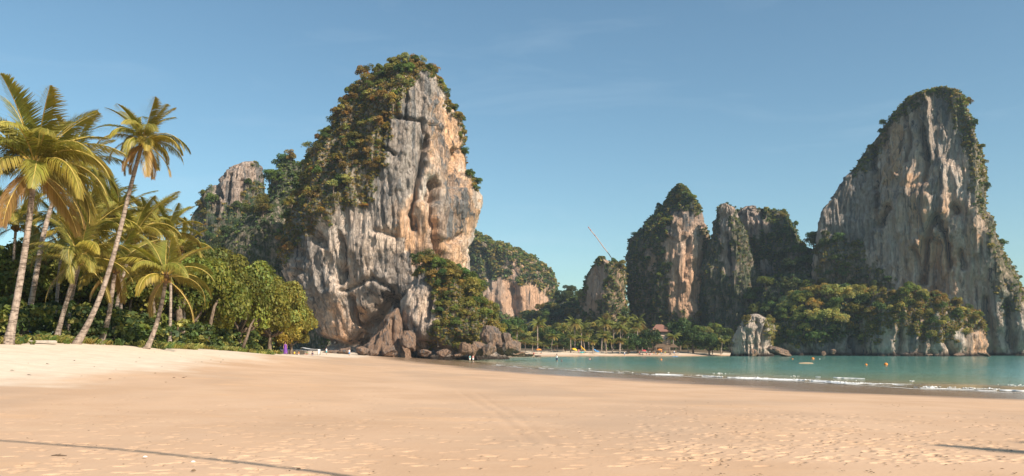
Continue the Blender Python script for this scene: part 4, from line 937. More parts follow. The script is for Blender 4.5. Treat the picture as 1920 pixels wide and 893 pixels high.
def palm(pts, fl, label, width, nup=6, nmid=9, nlow=7, nhang=3, group='coconut palms at the top of the beach', tilt=(0, 0), ground_it=True, world=None):
    P_ = [W(*p) for p in pts] if world is None else [np.array(p, float) for p in world]
    if ground_it: P_[0][2] = gz(P_[0][0], P_[0][1]) - .25
    P_ = np.array(P_)
    # smooth curve through the points
    tt = np.concatenate([[0], np.cumsum(np.linalg.norm(np.diff(P_, axis=0), axis=1))]); q = np.linspace(0, tt[-1], 30)
    deg = min(3, len(P_) - 1); cu = np.stack([np.polyval(np.polyfit(tt, P_[:, c], deg), q) for c in range(3)], -1)
    base = cu[0].copy(); root = empty('coconut_palm', base); tag(root, label, 'palm tree', group)
    loc = cu - base; u = q / q[-1]
    r_ = width / 2 * (1 + .95 * np.exp(-u * 14) - .30 * u) * (1 + .04 * np.sin(u * 90) )
    mb = MB(); mb.tube(loc, r_, 12); mb.build('trunk', M_PALMBARK, root)
    top = loc[-1]; s = fl / 4.6
    hb = MB(); hb.tube([top + (0, 0, -.45 * s), top + (0, 0, -.1 * s), top + (0, 0, .35 * s), top + (0, 0, .7 * s)], np.array([.17, .30, .24, .06]) * s, 8); hb.build('crownshaft', M_HUSK, root)
    def add(kind, n, off, jit):
        for k_ in range(n):
            a = off + (k_ + crs.uniform(-.3, .3)) / max(n, 1) * 6.283
            f = bpy.data.objects.new('frond', crs.choice(FR[kind])); C.objects.link(f); f.parent = root
            f.location = tuple(top + np.array((math.cos(a) * .12, math.sin(a) * .12, {'up': .35, 'mid': .25, 'low': .1, 'hang': -.1}[kind])) * s)
            sc = s * crs.uniform(.88, 1.1); f.scale = (sc, sc, sc)
            f.rotation_euler = (crs.uniform(-jit, jit) * 1.4 + tilt[0], crs.uniform(-jit, jit) + tilt[1], a)
            kk = crs.uniform(.8, 1.2); f.color = (kk * crs.uniform(.92, 1.12), kk, kk * crs.uniform(.8, 1.1), 1)
    o0 = crs.uniform(0, 6.28)
    add('up', nup, o0, .18); add('mid', nmid, o0 + .4, .16); add('low', nlow, o0 + .1, .14); add('hang', nhang, crs.uniform(0, 6.28), .12)
    for k_ in range(6):
        a = k_ / 6 * 6.28 + o0; b = MB(); R_ = .13 * s
        c0 = top + np.array((math.cos(a) * .30, math.sin(a) * .30, -.12 - .1 * (k_ % 2))) * s
        b.tube([c0 + (0, 0, h * R_ * 1.25) for h in (-1, -.8, -.35, .2, .7, 1)], [R_ * .1, R_ * .6, R_ * .98, R_, R_ * .62, R_ * .1], 8); b.build('coconut', M_COCO, root)
    return root
palm([(14, 648, 50), (28, 580, 50), (44, 490, 50), (56, 400, 50), (65, 318, 50)], 5.7, 'tallest thick coconut palm at the left edge with the largest crown', .43, 10, 13, 11, 4)
palm([(138, 645, 56), (176, 590, 56), (207, 490, 56), (238, 385, 56), (268, 268, 56)], 3.4, 'slender coconut palm leaning right, its crown alone against the sky', .35, 8, 10, 9, 6)
palm([(272, 653, 61), (292, 612, 61), (304, 565, 61), (311, 522, 61)], 4.2, 'short curved coconut palm standing nearest the broadleaf trees', .36, 6, 8, 5, 2)
palm([(103, 638, 58), (118, 590, 58), (134, 535, 58), (148, 488, 58)], 4.2, 'slim coconut palm with a white stained foot', .36, 5, 8, 6, 2)
palm([(186, 644, 63), (202, 600, 63), (210, 550, 63), (216, 505, 63)], 4.0, 'short palm half hidden behind the long leaning trunk', .40, 5, 8, 5, 2)
palm([(38, 640, 60), (58, 590, 60), (66, 500, 60), (95, 400, 61), (132, 318, 62)], 4.6, 'palm behind the tallest one, its crown peeping out to the right', .42, 6, 9, 6, 1)
palm([(126, 638, 64), (130, 580, 64), (145, 510, 64), (166, 440, 64)], 4.4, 'upright palm whose fresh fronds rise left of the leaning trunk', .38, 7, 8, 4, 1)
palm([(106, 636, 66), (107, 560, 66), (112, 500, 66), (118, 440, 66)], 4.2, 'thin straight palm behind the white footed palm', .30, 5, 7, 5, 1)
palm([(212, 646, 70), (218, 580, 70), (236, 500, 70), (250, 448, 70)], 4.5, 'palm with arching fronds right of the leaning trunk', .34, 7, 9, 4, 1)
palm([(318, 652, 76), (320, 560, 76), (318, 480, 76), (314, 440, 76)], 3.6, 'palm whose small crown tops the short curved palm', .30, 6, 7, 4, 1)
for pts, fl_len, lb, n4 in [([(232, 648, 74), (226, 560, 74), (222, 470, 74), (216, 412, 74)], 4.2, 'palm whose crown shows behind the leaning trunk halfway up', (7, 9, 6, 1)), ([(290, 650, 80), (288, 560, 80), (284, 480, 80), (280, 428, 80)], 4.4, 'palm crown between the leaning palm and the grey cliff', (7, 9, 6, 1)), ([(346, 652, 84), (345, 560, 84), (343, 500, 84), (340, 470, 84)], 3.6, 'palm crown against the tall dense tree', (6, 8, 5, 1)), ([(20, 645, 70), (22, 560, 70), (26, 480, 70), (30, 425, 70)], 4.6, 'palm crown low behind the tallest thick palm', (6, 9, 6, 2)), ([(175, 648, 78), (178, 560, 78), (184, 460, 78), (186, 392, 78)], 4.2, 'palm crown left of the leaning trunk, behind the upright palm', (7, 8, 5, 1))]:
    palm(pts, fl_len, lb, .30, *n4)
# two palms stand behind the photographer; their shadows lie on the sand
def sh(px, py, h):       # the point at height h whose shadow falls at that pixel of the sand
    q = G(px, py, 1.6); return (q[0] + h * SUN.x / SUN.z, q[1] + h * SUN.y / SUN.z, 1.6 + h)
palm(None, 4.6, 'leaning palm behind the viewpoint casting the long thin shadow', .15, 4, 6, 4, 0, 'palms behind the viewpoint', world=[(11.5, -7.0, 1.5), sh(690, 915, 9.6), sh(545, 858, 11.0), sh(250, 842, 12.2), sh(0, 830, 13.4), sh(-260, 822, 15.0), sh(-480, 815, 16.2)])
palm(None, 4.6, 'palm beyond the right edge casting a soft shadow on the sand', .34, 5, 8, 6, 0, 'palms behind the viewpoint', world=[np.array(sh(2010, 905, 14.5)) * (1, 1, 0) + np.array((7.5, -1.3, 1.0)), np.array(sh(2010, 905, 14.5)) * (1, 1, .5) + np.array((7.3, -1.0, 0)), np.array(sh(2010, 905, 14.5)) + np.array((6.5, -.5, 0))])

# far beach palms: one mesh each, five kinds of crown
def far_palm(seed, H, fl, nf=26):
    r_ = np.random.default_rng(seed); mb = MB()
    lean = r_.uniform(-.10, .10); pts = [(lean * H * u * u, 0, H * u) for u in np.linspace(0, 1, 6)]
    mb.tube(pts, np.linspace(.24, .15, 6), 7); tv = np.concatenate(mb.v); tq = np.concatenate(mb.q); top = np.array(pts[-1])
    vs = [tv]; qs = [tq]; qm = [np.ones(len(tq), int)]; cc = [np.ones((len(tv), 3))]; m = len(tv)
    for i in range(nf):
        el = r_.uniform(-.35, 1.15) if i % 3 else r_.uniform(.6, 1.3); a = r_.uniform(0, 6.28); L = fl * r_.uniform(.8, 1.15); n = 9
        p = top.copy(); ang = el; prev = None
        droop = r_.uniform(.9, 1.7)
        for k_ in range(n):
            t = k_ / (n - 1); ang = el - droop * t ** 1.4
            fw = np.array((math.cos(a) * math.cos(ang), math.sin(a) * math.cos(ang), math.sin(ang))); sd_ = np.array((-math.sin(a), math.cos(a), 0))
            if k_: p = p + fw * L / (n - 1)
            for side in (-1, 1):
                for rep in range(2):
                    l_ = .8 * math.sin(math.pi * min(1, t * .75 + .25)) * r_.uniform(.7, 1.2) + .12; d = sd_ * side * .8 + fw * .55 + np.array((0, 0, -.55 - .4 * r_.random())); d /= np.linalg.norm(d)
                    b0 = p + fw * (rep * .5) * L / (n - 1); w = fw * .11
                    vs.append(np.array([b0 - w, b0 + w, b0 + d * l_ + w * .4, b0 + d * l_ - w * .4])); qs.append(np.array([(m, m + 1, m + 2, m + 3)])); qm.append(np.zeros(1, int)); m += 4
                    v_ = r_.uniform(.7, 1.3); cc.append(np.tile(np.array((.19, .205, .045)) * v_ if el > .1 else np.array((.32, .23, .06)) * v_, (4, 1)))
    return mesh('palm', np.concatenate(vs), np.concatenate(qs), None, [M_FROND, M_PALMBARK], np.concatenate(qm), None, {'leafcol': np.concatenate(cc)})
FP = [far_palm(500 + i, 9.0, 3.4) for i in range(6)]
fps = [(1008, 607, 318), (1034, 630, 316), (1070, 632, 312), (1078, 606, 335), (1096, 634, 322), (1112, 640, 312), (1090, 612, 340), (1128, 625, 326), (1137, 632, 312), (1134, 607, 338), (1148, 640, 318), (1162, 638, 312), (1163, 615, 332), (1166, 600, 345), (1176, 622, 336), (1190, 612, 340), (1195, 602, 346), (1204, 630, 330), (1262, 630, 316), (1150, 610, 342), (1056, 618, 330),
       (985, 632, 322), (968, 618, 326), (975, 640, 316), (958, 634, 322), (998, 642, 314), (1020, 646, 320), (1215, 640, 322), (1230, 638, 330), (1104, 622, 334), (1045, 646, 316), (1180, 642, 316), (1352, 640, 318), (1336, 648, 316), (1290, 644, 318)]
fl_ = [('tall palm', 'standing clear above the others at the far beach left end')]
for i, (px, py, d) in enumerate(fps):
    x_ = (px - CX) * d / FPX; z_ = max(.6, gz(x_, d)); top = CZ - (py - HY) * d / FPX; s = (top - z_) / 9.0
    sxy = (.6 + .4 * s if s < 1.2 else 1.0) * 1.2
    o = put('beach_palm', FP[i % 6], (x_, d, z_ - .1), prs.uniform(0, 6.28), (sxy, sxy, s), color=tuple(prs.uniform(.8, 1.15) for _ in range(1)) * 3)
    row = 'front row' if d <= 318 else 'rear rows'; hw = 'tall' if s > .95 else ('short' if s < .62 else 'mid height')
    zone = 'behind the boulder point' if px < 1005 else ('left of the kayaks' if px < 1085 else ('behind the kayaks' if px < 1125 else ('right of the kayaks' if px < 1168 else ('left of the red roof' if px < 1225 else 'at the right end'))))
    lb = 'tall clear trunked palm above the orange parasol on the far beach' if i == 0 else ('palm standing alone before the red roofed house' if i == 18 else '%s palm in the far beach %s, %s' % (hw, row, zone))
    tag(o, lb, 'palm tree', None if i in (0, 18) else ('front row palms of the far beach' if d <= 318 else 'rear palms of the far beach'))
# round bushes behind the far beach
for i, (px, py, w, d, lb) in enumerate([(1040, 630, 36, 328, 'bright green bushy tree left of the tallest far palm group'), (1195, 640, 46, 315, 'round green tree on the far beach left of the house'), (1222, 636, 48, 316, 'round green tree on the far beach below the red roof'), (1178, 648, 26, 313, 'small round bush between far palms and round trees'), (1300, 632, 60, 318, 'dark green tree right of the red roofed house'), (1330, 645, 44, 314, 'dark bush at the right end of the far beach'), (960, 605, 60, 345, 'tree behind the boulder heap at the far beach left end'), (1275, 610, 60, 340, 'green tree behind the red roof'), (1060, 648, 30, 320, 'low green bush in the far palm grove')]):
    x_ = (px - CX) * d / FPX; z_ = max(.5, gz(x_, d)); top = CZ - (py - 22 - HY) * d / FPX
    o = put('beach_tree', FT[i % 6], (x_, d, z_ - .5), i * 1.3, (w * d / FPX / 7.6,) * 2 + ((top - z_) / 6.6,), color=[(.07, .12, .025), (.055, .095, .025), (.06, .10, .028)][i % 3]); tag(o, lb, 'tree', 'broadleaf trees of the far beach')

# ------------------------------------------------------------------ people and beach things
def cmat(name, col, rough=.75): return plain(name, col, rough, .12, 8)
M_SKIN = cmat("skin", (.42, .24, .16)); M_HAIR = cmat("dark_hair", (.03, .02, .015))
CLOTH = {n_: cmat(n_ + "_cloth", c_) for n_, c_ in dict(purple=(.16, .05, .30), red=(.45, .06, .06), white=(.75, .74, .72), navy=(.02, .03, .08), blue=(.07, .22, .45), teal=(.05, .38, .42), orange=(.75, .25, .05), yellow=(.75, .45, .03), black=(.02, .02, .022), pink=(.6, .25, .25), green=(.1, .3, .1)).items()}
def skin_body(name, joints, edges, parent):
    me = bpy.data.meshes.new(name); me.from_pydata([j[:3] for j in joints], edges, []); me.materials.append(M_SKIN)
    o = put(name, me, parent=parent); md = o.modifiers.new('skin', 'SKIN')
    for i, j in enumerate(joints):
        sv = me.skin_vertices[0].data[i]; sv.radius = (j[3], j[3] * (j[4] if len(j) > 4 else 1)); sv.use_root = (i == 0)
    ss = o.modifiers.new('sub', 'SUBSURF'); ss.levels = 1; ss.render_levels = 1
    return o
def loft(rings, mat, name, parent, n=12):
    mb = MB(); v = []; q = []
    for (cx_, cy_, z_, rx, ry) in rings:
        th = np.arange(n) / n * 2 * np.pi; v.append(np.stack([cx_ + rx * np.cos(th), cy_ + ry * np.sin(th), np.full(n, z_)], -1))
    for i in range(len(rings) - 1):
        for k_ in range(n): q.append((i * n + k_, i * n + (k_ + 1) % n, (i + 1) * n + (k_ + 1) % n, (i + 1) * n + k_))
    mb.add(np.concatenate(v), q); return mb.build(name, mat, parent)
def person(loc, label, top, bottom, h=1.7, rz=0, pose='stand', dress=False, group=None, name='person'):
    s = h / 1.7; root = empty(name, loc, rz); root.scale = (s, s, s); tag(root, label, 'person', group)
    sit = pose == 'sit'; hz = .18 if sit else .92
    J = [(0, 0, hz, .13, .8), (0, .01, hz + .22, .115, .8), (0, .01, hz + .44, .15, .65), (0, 0, hz + .53, .055), (0, -.01, hz + .60, .055), (0, -.03, hz + .70, .095), (0, -.02, hz + .78, .07)]
    E = [(0, 1), (1, 2), (2, 3), (3, 4), (4, 5), (5, 6)]
    for sd_ in (-1, 1):
        b = len(J)
        if sit: J += [(sd_ * .10, -.05, .16, .085), (sd_ * .14, -.42, .40, .06), (sd_ * .15, -.62, .06, .045), (sd_ * .15, -.80, .05, .035)]
        elif pose == 'walk': J += [(sd_ * .09, 0, .86, .085), (sd_ * .10, -.12 * sd_, .48, .06), (sd_ * .10, .02 - .26 * sd_, .08, .042), (sd_ * .10, -.12 - .26 * sd_, .03, .035)]
        else: J += [(sd_ * .09, 0, .86, .085), (sd_ * .10, -.01, .48, .06), (sd_ * .10, .02, .08, .042), (sd_ * .11, -.13, .03, .035)]
        E += [(0, b), (b, b + 1), (b + 1, b + 2), (b + 2, b + 3)]
        a = len(J); z2 = hz + .46
        if pose == 'lift': J += [(sd_ * .19, 0, z2, .05), (sd_ * .24, -.22, z2 + .08, .042), (sd_ * .16, -.42, z2 + .22, .032), (sd_ * .14, -.50, z2 + .26, .03)]
        else: J += [(sd_ * .19, 0, z2, .05), (sd_ * .25, .02, z2 - .27, .042), (sd_ * .25, -.08, z2 - .50, .032), (sd_ * .25, -.12, z2 - .60, .03)]
        E += [(2, a), (a, a + 1), (a + 1, a + 2), (a + 2, a + 3)]
    skin_body('body', J, E, root)
    loft([(0, -.0, hz + .86, .03, .03), (0, .0, hz + .84, .085, .09), (0, .012, hz + .77, .112, .118), (0, .03, hz + .70, .112, .11), (0, .05, hz + .63, .09, .08)], M_HAIR, 'hair', root)
    if dress:
        loft([(0, 0, hz + .50, .13, .10), (0, 0, hz + .42, .21, .14), (0, 0, hz + .2, .165, .13), (0, 0, hz, .21, .17), (0, 0, .5, .27, .22), (0, 0, .08, .33, .27)], top, 'dress', root)
    else:
        loft([(0, 0, hz + .50, .11, .09), (0, 0, hz + .43, .215, .14), (0, 0, hz + .2, .165, .135), (0, 0, hz + .02, .175, .145)], top, 'shirt', root)
        if sit: loft([(0, -.02, hz + .04, .18, .16), (0, -.05, hz - .06, .21, .22), (0, -.06, .05, .20, .22)], bottom, 'shorts', root)
        else:
            so_ = loft([(0, 0, hz + .06, .172, .142), (0, 0, hz - .08, .20, .15), (0, 0, .74, .205, .15), (0, 0, .56, .20, .15)], bottom, 'shorts', root)
    return root
def at(px, py, d): w = W(px, py, d); return (w[0], w[1], gz(w[0], w[1]))
CL = CLOTH
person(at(535, 667, 118), 'woman in a long purple dress walking on the sand before the trees', CL['purple'], None, 1.75, .3, 'walk', True)
person(at(655, 665, 190), 'slim person in blue shorts standing by the brown boulders', CL['white'], CL['blue'], 1.75, .5)
person(at(612, 662, 196), 'person in a white shirt beside the tent by the cliff', CL['white'], CL['teal'], 1.7, 1.)
for px, t_, b_, lb in [(881, 'teal', 'white', 'person in a blue top wading below the outcrop'), (887, 'pink', 'white', 'person in pink wading below the outcrop')]:
    w = W(px, 675, 194); person((w[0], w[1], -.25), lb, CL[t_], CL[b_], 1.7, .4)
w = W(1044, 676, 185); person((w[0], w[1], -.25), 'man in a white shirt and dark trousers standing in the shallows', CL['white'], CL['navy'], 1.95, -.6, 'lift')
w = W(1053, 677, 184); person((w[0], w[1], -.75), 'swimmer low in the water beside the man in the shallows', CL['black'], CL['black'], 1.3, .6)
w = W(1106, 675, 215); person((w[0], w[1], -1.15), 'swimmer up to the chest before the far beach', CL['pink'], CL['red'], 1.7, .2)
w = W(1240, 676, 205); person((w[0], w[1], -1.1), 'swimmer with an orange top in the middle of the bay', CL['orange'], CL['orange'], 1.7, .2)
cols_ = ['white', 'red', 'blue', 'teal', 'pink', 'black', 'yellow', 'orange', 'green', 'navy']
for i, px in enumerate([488, 497, 506, 517, 523, 545, 552, 560, 576, 586]):
    d = 175 + (i % 3) * 6; x_, y_, z_ = at(px, 660, d)
    c_ = cols_[i]; person((x_, y_, z_), 'person in %s sitting at the foot of the trees near the tent' % c_, CL[c_], CL[cols_[(i + 3) % 10]], 1.65, i * .7, 'sit', group='sitters near the tent')
for i, (px, d, ps) in enumerate([(1171, 304, 'stand'), (1199, 305.5, 'walk'), (1205, 306, 'sit'), (1212, 306, 'stand'), (1219, 307, 'sit'), (1226, 307, 'stand'), (1233, 307, 'sit'), (1240, 307, 'stand'), (1247, 308, 'stand'), (1256, 308, 'sit'), (1264, 308, 'stand'), (1001, 306, 'sit'), (1095, 304, 'walk'), (1015, 308, 'sit'), (1085, 308, 'stand')]):
    x_ = (px - CX) * d / FPX; c_ = cols_[i % 10]; c2_ = cols_[(i * 3 + 2) % 10]
    person((x_, d, gz(x_, d)), 'distant bather in a %s top and %s shorts on the far beach, %s' % (c_, c2_, {'stand': 'standing', 'walk': 'walking', 'sit': 'sitting'}[ps]), CL[c_], CL[c2_], 1.7, i * .9, ps, group='bathers on the far beach')

# tent by the cliff: sloping white awning on four poles
def build_tent():
    x0, y0, z0 = at(583, 660, 188); r = empty('beach_tent', (x0, y0, z0)); tag(r, 'white sloping awning on poles on the sand beside the cliff', 'tent')
    mb = MB(); n = 10; v = []; q = []
    for i in range(n):
        for j in range(6):
            u, w_ = i / (n - 1), j / 5; v.append((-2.1 + 4.0 * u, -1.2 + 2.4 * w_, 1.75 - .45 * u - .14 * math.sin(math.pi * u) - .08 * math.sin(math.pi * w_) * 1))
    for i in range(n - 1):
        for j in range(5): q.append((i * 6 + j, (i + 1) * 6 + j, (i + 1) * 6 + j + 1, i * 6 + j + 1))
    mb.add(np.array(v), q); o = mb.build('awning', CL['white'], r); md = o.modifiers.new('thick', 'SOLIDIFY'); md.thickness = .03
    mb = MB(); mb.box((1.95, 0, .62), (.06, 2.3, 1.25)); mb.build('side_cloth', CL['white'], r)
    for (a, b, h) in [(-2.05, -1.15, 1.72), (-2.05, 1.15, 1.72), (1.85, -1.12, 1.3), (1.85, 1.12, 1.3)]:
        mb = MB(); mb.tube([(a, b, -.2), (a, b, h)], .03, 6); mb.build('pole', M_BARK, r)
build_tent()
def parasol(px, d, col, label, tilt=0, h=2.3, R=1.5):
    x_ = (px - CX) * d / FPX; r = empty('parasol', (x_, d, gz(x_, d))); r.rotation_euler = (tilt * .5, tilt, 0); tag(r, label, 'parasol')
    mb = MB(); mb.tube([(0, 0, -.2), (0, 0, h)], .03, 6); mb.build('pole', CL['white'], r)
    n = 16; v = [(0, 0, h + .05)]; t = []; 
    for k_ in range(n): a = k_ / n * 6.283; rr_ = R * (1 if k_ % 2 == 0 else .96); v.append((math.cos(a) * rr_ * .55, math.sin(a) * rr_ * .55, h - .13))
    for k_ in range(n): a = k_ / n * 6.283; rr_ = R * (1 if k_ % 2 == 0 else .93); v.append((math.cos(a) * rr_, math.sin(a) * rr_, h - .55))
    q = []
    for k_ in range(n): t.append((0, 1 + k_, 1 + (k_ + 1) % n)); q.append((1 + k_, 1 + n + k_, 1 + n + (k_ + 1) % n, 1 + (k_ + 1) % n))
    mb = MB(); mb.add(np.array(v), q, t); mb.build('canopy', CL[col], r)
parasol(1010, 309, 'orange', 'orange parasol on the far beach near the boulder point', 0, 1.9, 1.2)
parasol(1075, 311, 'yellow', 'yellow parasol tilted to one side on the far beach', .35, 1.9, 1.2)
parasol(1207, 309, 'red', 'faded red parasol at the crowded end of the far beach', .1, 1.9, 1.1)
parasol(1237, 310, 'orange', 'orange parasol among the crowd before the house', 0, 2.1, 1.1)
def kayak(px, py, d, col, label, L=3.2, rot=(0, 0, 0), wd=.42):
    w = W(px, py, d); r = empty('kayak', tuple(w)); r.rotation_euler = rot; tag(r, label, 'kayak')
    n = 11; v = []; q = []; m = 10
    for i in range(n):
        u = i / (n - 1) * 2 - 1; w_ = wd * (1 - abs(u) ** 2.4) + .02; rise = .22 * abs(u) ** 2.2
        for k_ in range(m): a = k_ / m * 6.283; v.append((u * L / 2, math.cos(a) * w_, math.sin(a) * (.22 * (1 - abs(u) ** 3) + .02) + rise))
    for i in range(n - 1):
        for k_ in range(m): q.append((i * m + k_, i * m + (k_ + 1) % m, (i + 1) * m + (k_ + 1) % m, (i + 1) * m + k_))
    mb = MB(); mb.add(np.array(v), q); mb.build('hull', CL[col], r)
    mb = MB(); mb.tube([(-.35, 0, .2), (0, 0, .235), (.35, 0, .2)], [.05, .24, .05], 8); mb.build('cockpit', CL['black'], r)
kayak(1093, 654, 308, 'yellow', 'yellow kayak leaning upright behind the teal one on the far beach', 3.0, (0, .75, .2), .5)
kayak(1091, 661, 306, 'teal', 'teal kayak lying on the far beach sand', 2.2, (0, 0, .4), .6)
kayak(1118, 658, 307, 'blue', 'dark blue kayak resting tilted against a far beach palm', 2.6, (.5, .45, .1), .65)
kayak(1266, 669.5, 282, 'blue', 'light blue boat afloat off the crowded end of the beach', 2.0, (0, 0, .1), .45)

# house with the red hipped roof behind the far beach
def house():
    d = 338; w = W(1240, 640, d); zb = gz(w[0], d); r = empty('beach_house', (w[0], d, zb)); tag(r, 'house with red hipped roof among the far beach trees', 'house')
    s = d / FPX; ze = CZ - (622 - HY) * d / FPX - zb; zt = CZ - (608 - HY) * d / FPX - zb; hw = 21 * s; hd = 4
    mb = MB(); mb.box((0, hd, ze / 2), (hw * 1.7, hd * 1.6, ze)); mb.build('wall', cmat('house_wall', (.35, .26, .20)), r)
    mb = MB(); v = [(-hw, -0.4, ze), (hw, -.4, ze), (hw, 2 * hd + .4, ze), (-hw, 2 * hd + .4, ze), (-hw * .3, hd, zt), (hw * .25, hd, zt)]
    mb.add(np.array(v), [(0, 1, 5, 4), (2, 3, 4, 5), (0, 3, 2, 1)], [(1, 2, 5), (3, 0, 4)]); mb.build('roof', cmat('roof_tile', (.22, .11, .08)), r, False)
    for k_ in (-1, 0, 1):
        mb = MB(); mb.box((k_ * hw * .5, hd * .2 - .03, ze * .6), (1.1, .08, 1.5)); f = mb.build('window', CL['white'], r)
        mb = MB(); mb.box((k_ * hw * .5, hd * .2 - .08, ze * .6), (.9, .06, 1.3)); mb.build('pane', CL['black'], f)
house()
# thatched beach bar, tables
def bar():
    d = 316; x_ = (1248 - CX) * d / FPX; zb = gz(x_, d); r = empty('beach_bar', (x_, d, zb)); tag(r, 'low dark thatched beach bar behind the far crowd', 'hut')
    mb = MB(); v = [(-5, -2, 2.2), (5, -2, 2.2), (5, 2, 2.2), (-5, 2, 2.2), (-3.4, 0, 3.6), (3.4, 0, 3.6)]; mb.add(np.array(v), [(0, 1, 5, 4), (2, 3, 4, 5), (0, 3, 2, 1)], [(1, 2, 5), (3, 0, 4)]); mb.build('roof', cmat('thatch', (.12, .08, .05)), r, False)
    for a in (-4.6, -1.5, 1.5, 4.6):
        for b in (-1.7, 1.7): mb = MB(); mb.tube([(a, b, -.3), (a, b, 2.25)], .07, 6); mb.build('post', M_BARK, r)
    mb = MB(); mb.box((0, -1, .5), (8, .5, 1.0)); mb.build('counter', M_BARK, r)
bar()
def table(px, d, label):
    x_ = (px - CX) * d / FPX; r = empty('beach_table', (x_, d, gz(x_, d)), px % 3); tag(r, label, 'table', 'tables of the far beach bar')
    mb = MB(); mb.box((0, 0, .72), (1.2, .8, .05)); mb.build('top', CL['white'], r)
    for a in (-.5, .5):
        for b in (-.32, .32): mb = MB(); mb.tube([(a, b, -.1), (a, b, .7)], .03, 5); mb.build('leg', M_BARK, r)
for px in (1203, 1216, 1229, 1244, 1258, 1270): table(px, 307.5, 'white topped table before the far beach bar')
# buoys
def buoy(px, py, r0, label, col='orange'):
    d = CZ * FPX / (py - HY); w = W(px, py, d); r = empty('buoy', (w[0], w[1], 0)); tag(r, label, 'buoy', 'mooring buoys in the bay')
    th = np.linspace(-1.45, 1.45, 9); mb = MB(); mb.tube([(0, 0, r0 * math.sin(a) + r0 * .35) for a in th], [r0 * math.cos(a) for a in th], 12); mb.build('float', CL[col], r)
    mb = MB(); mb.tube([(0, 0, r0 * 1.3), (0, 0, r0 * 1.55)], r0 * .18, 6); mb.build('lug', CL['black'], r)
buoy(1661, 685, .34, 'largest orange buoy, floating right of its smaller neighbour'); buoy(1624, 685, .22, 'smaller orange buoy left of the largest one'); buoy(1524, 674, .40, 'orange buoy off the wooded rocky shore'); buoy(1486, 674, .2, 'small low orange buoy near the pale dome rock'); buoy(1537, 674, .16, 'tiny pale buoy right of the orange one off the wooded shore', 'white')
def pontoon():
    d = CZ * FPX / (682 - HY); w = W(1511, 682, d); r = empty('floating_log', (w[0], w[1], .02)); tag(r, 'pale floating log lying on the bay below the buoys', 'log')
    mb = MB(); mb.tube([(-1.45, 0, 0), (-1.3, 0, .02), (0, .05, .06), (1.2, 0, .03), (1.5, .02, .0)], [.05, .13, .15, .12, .04], 8); mb.build('stem', cmat('driftwood', (.50, .33, .20)), r)
    mb = MB(); mb.tube([(.4, 0, .08), (.6, .1, .22), (.66, .15, .3)], [.05, .035, .015], 6); mb.build('stub', cmat('driftwood_stub', (.45, .30, .18)), r)
pontoon()
# tall leaning mast on the ridge
def mast():
    d = 440; mb = MB(); pts = [W(1153, 494, d), W(1142, 477, d), W(1131, 463, d), W(1119, 446, d), W(1109, 434, d), W(1104, 427, d)]
    r = empty('leaning_mast', tuple(W(1160, 520, d))); tag(r, 'thin leaning pinkish mast rising over the narrow rock spire', 'mast')
    b = np.array(r.location); mb = MB(); mb.tube([np.zeros(3)] + [p - b for p in pts], np.linspace(.22, .20, 7), 6); mb.build('pole', cmat('mast_paint', (.55, .34, .25)), r)
    for i, f in enumerate((3.3, 4.2, 4.9)):
        a = pts[int(f)] * (1 - f % 1) + pts[min(5, int(f) + 1)] * (f % 1) - b; c_ = a + (pts[5] - pts[4]) * .30; mb = MB(); mb.tube([a, c_], .26, 6); mb.build('band', cmat('mast_band', (.42, .13, .08)), r)
mast()
# slab and blue tarp under the palms
def slab():
    w = at(60, 640, 53)
    mb = MB(); n = 14; v = []; 
    for zz, k_ in ((0, 1), (.13, 1.0), (.17, .94)):
        for i in range(n): a = i / n * 6.283; rr_ = (1 + .12 * math.sin(3 * a + 1)) * k_; v.append((math.cos(a) * 1.5 * rr_, math.sin(a) * .6 * rr_, zz))
    q = [(l * n + i, l * n + (i + 1) % n, (l + 1) * n + (i + 1) % n, (l + 1) * n + i) for l in range(2) for i in range(n)]
    v.append((0, 0, .175)); t = [(3 * n, 2 * n + i, 2 * n + (i + 1) % n) for i in range(n)]
    mb.add(np.array(v), q, t); o = mb.build('stone_slab', cmat('slab_stone', (.42, .36, .30)), None, False); o.location = (w[0], w[1], w[2] - .02); tag(o, 'flat pale stone slab between the first two palms', 'slab')
slab()
def tarp(px, d, z0, z1, wd, label):
    x_ = (px - CX) * d / FPX; g = gz(x_, d); n = 8; v = []; q = []
    for i in range(n):
        for j in range(6): u, w_ = i / (n - 1), j / 5; v.append((x_ + (u - .5) * wd, d + .12 * math.sin(u * 9) + .1 * w_, g + z0 + (z1 - z0) * w_ - .12 * math.sin(math.pi * u) * w_))
    for i in range(n - 1):
        for j in range(5): q.append((i * 6 + j, (i + 1) * 6 + j, (i + 1) * 6 + j + 1, i * 6 + j + 1))
    mb = MB(); mb.add(np.array(v), q); o = mb.build('tarpaulin', cmat('tarp_blue', (.10, .25, .55))); md = o.modifiers.new('thick', 'SOLIDIFY'); md.thickness = .02; tag(o, label, 'tarpaulin', 'blue tarpaulins under the trees')
tarp(58, 66, .3, 2.6, .9, 'blue tarpaulin hanging behind the first palm pair'); tarp(115, 68, .0, .9, 1.0, 'low blue tarpaulin behind the white footed palm'); tarp(134, 68, .0, .8, 1.2, 'low blue tarpaulin left of the leaning trunk foot'); tarp(8, 68, .4, 2.6, .9, 'blue tarpaulin at the left edge behind the trees')

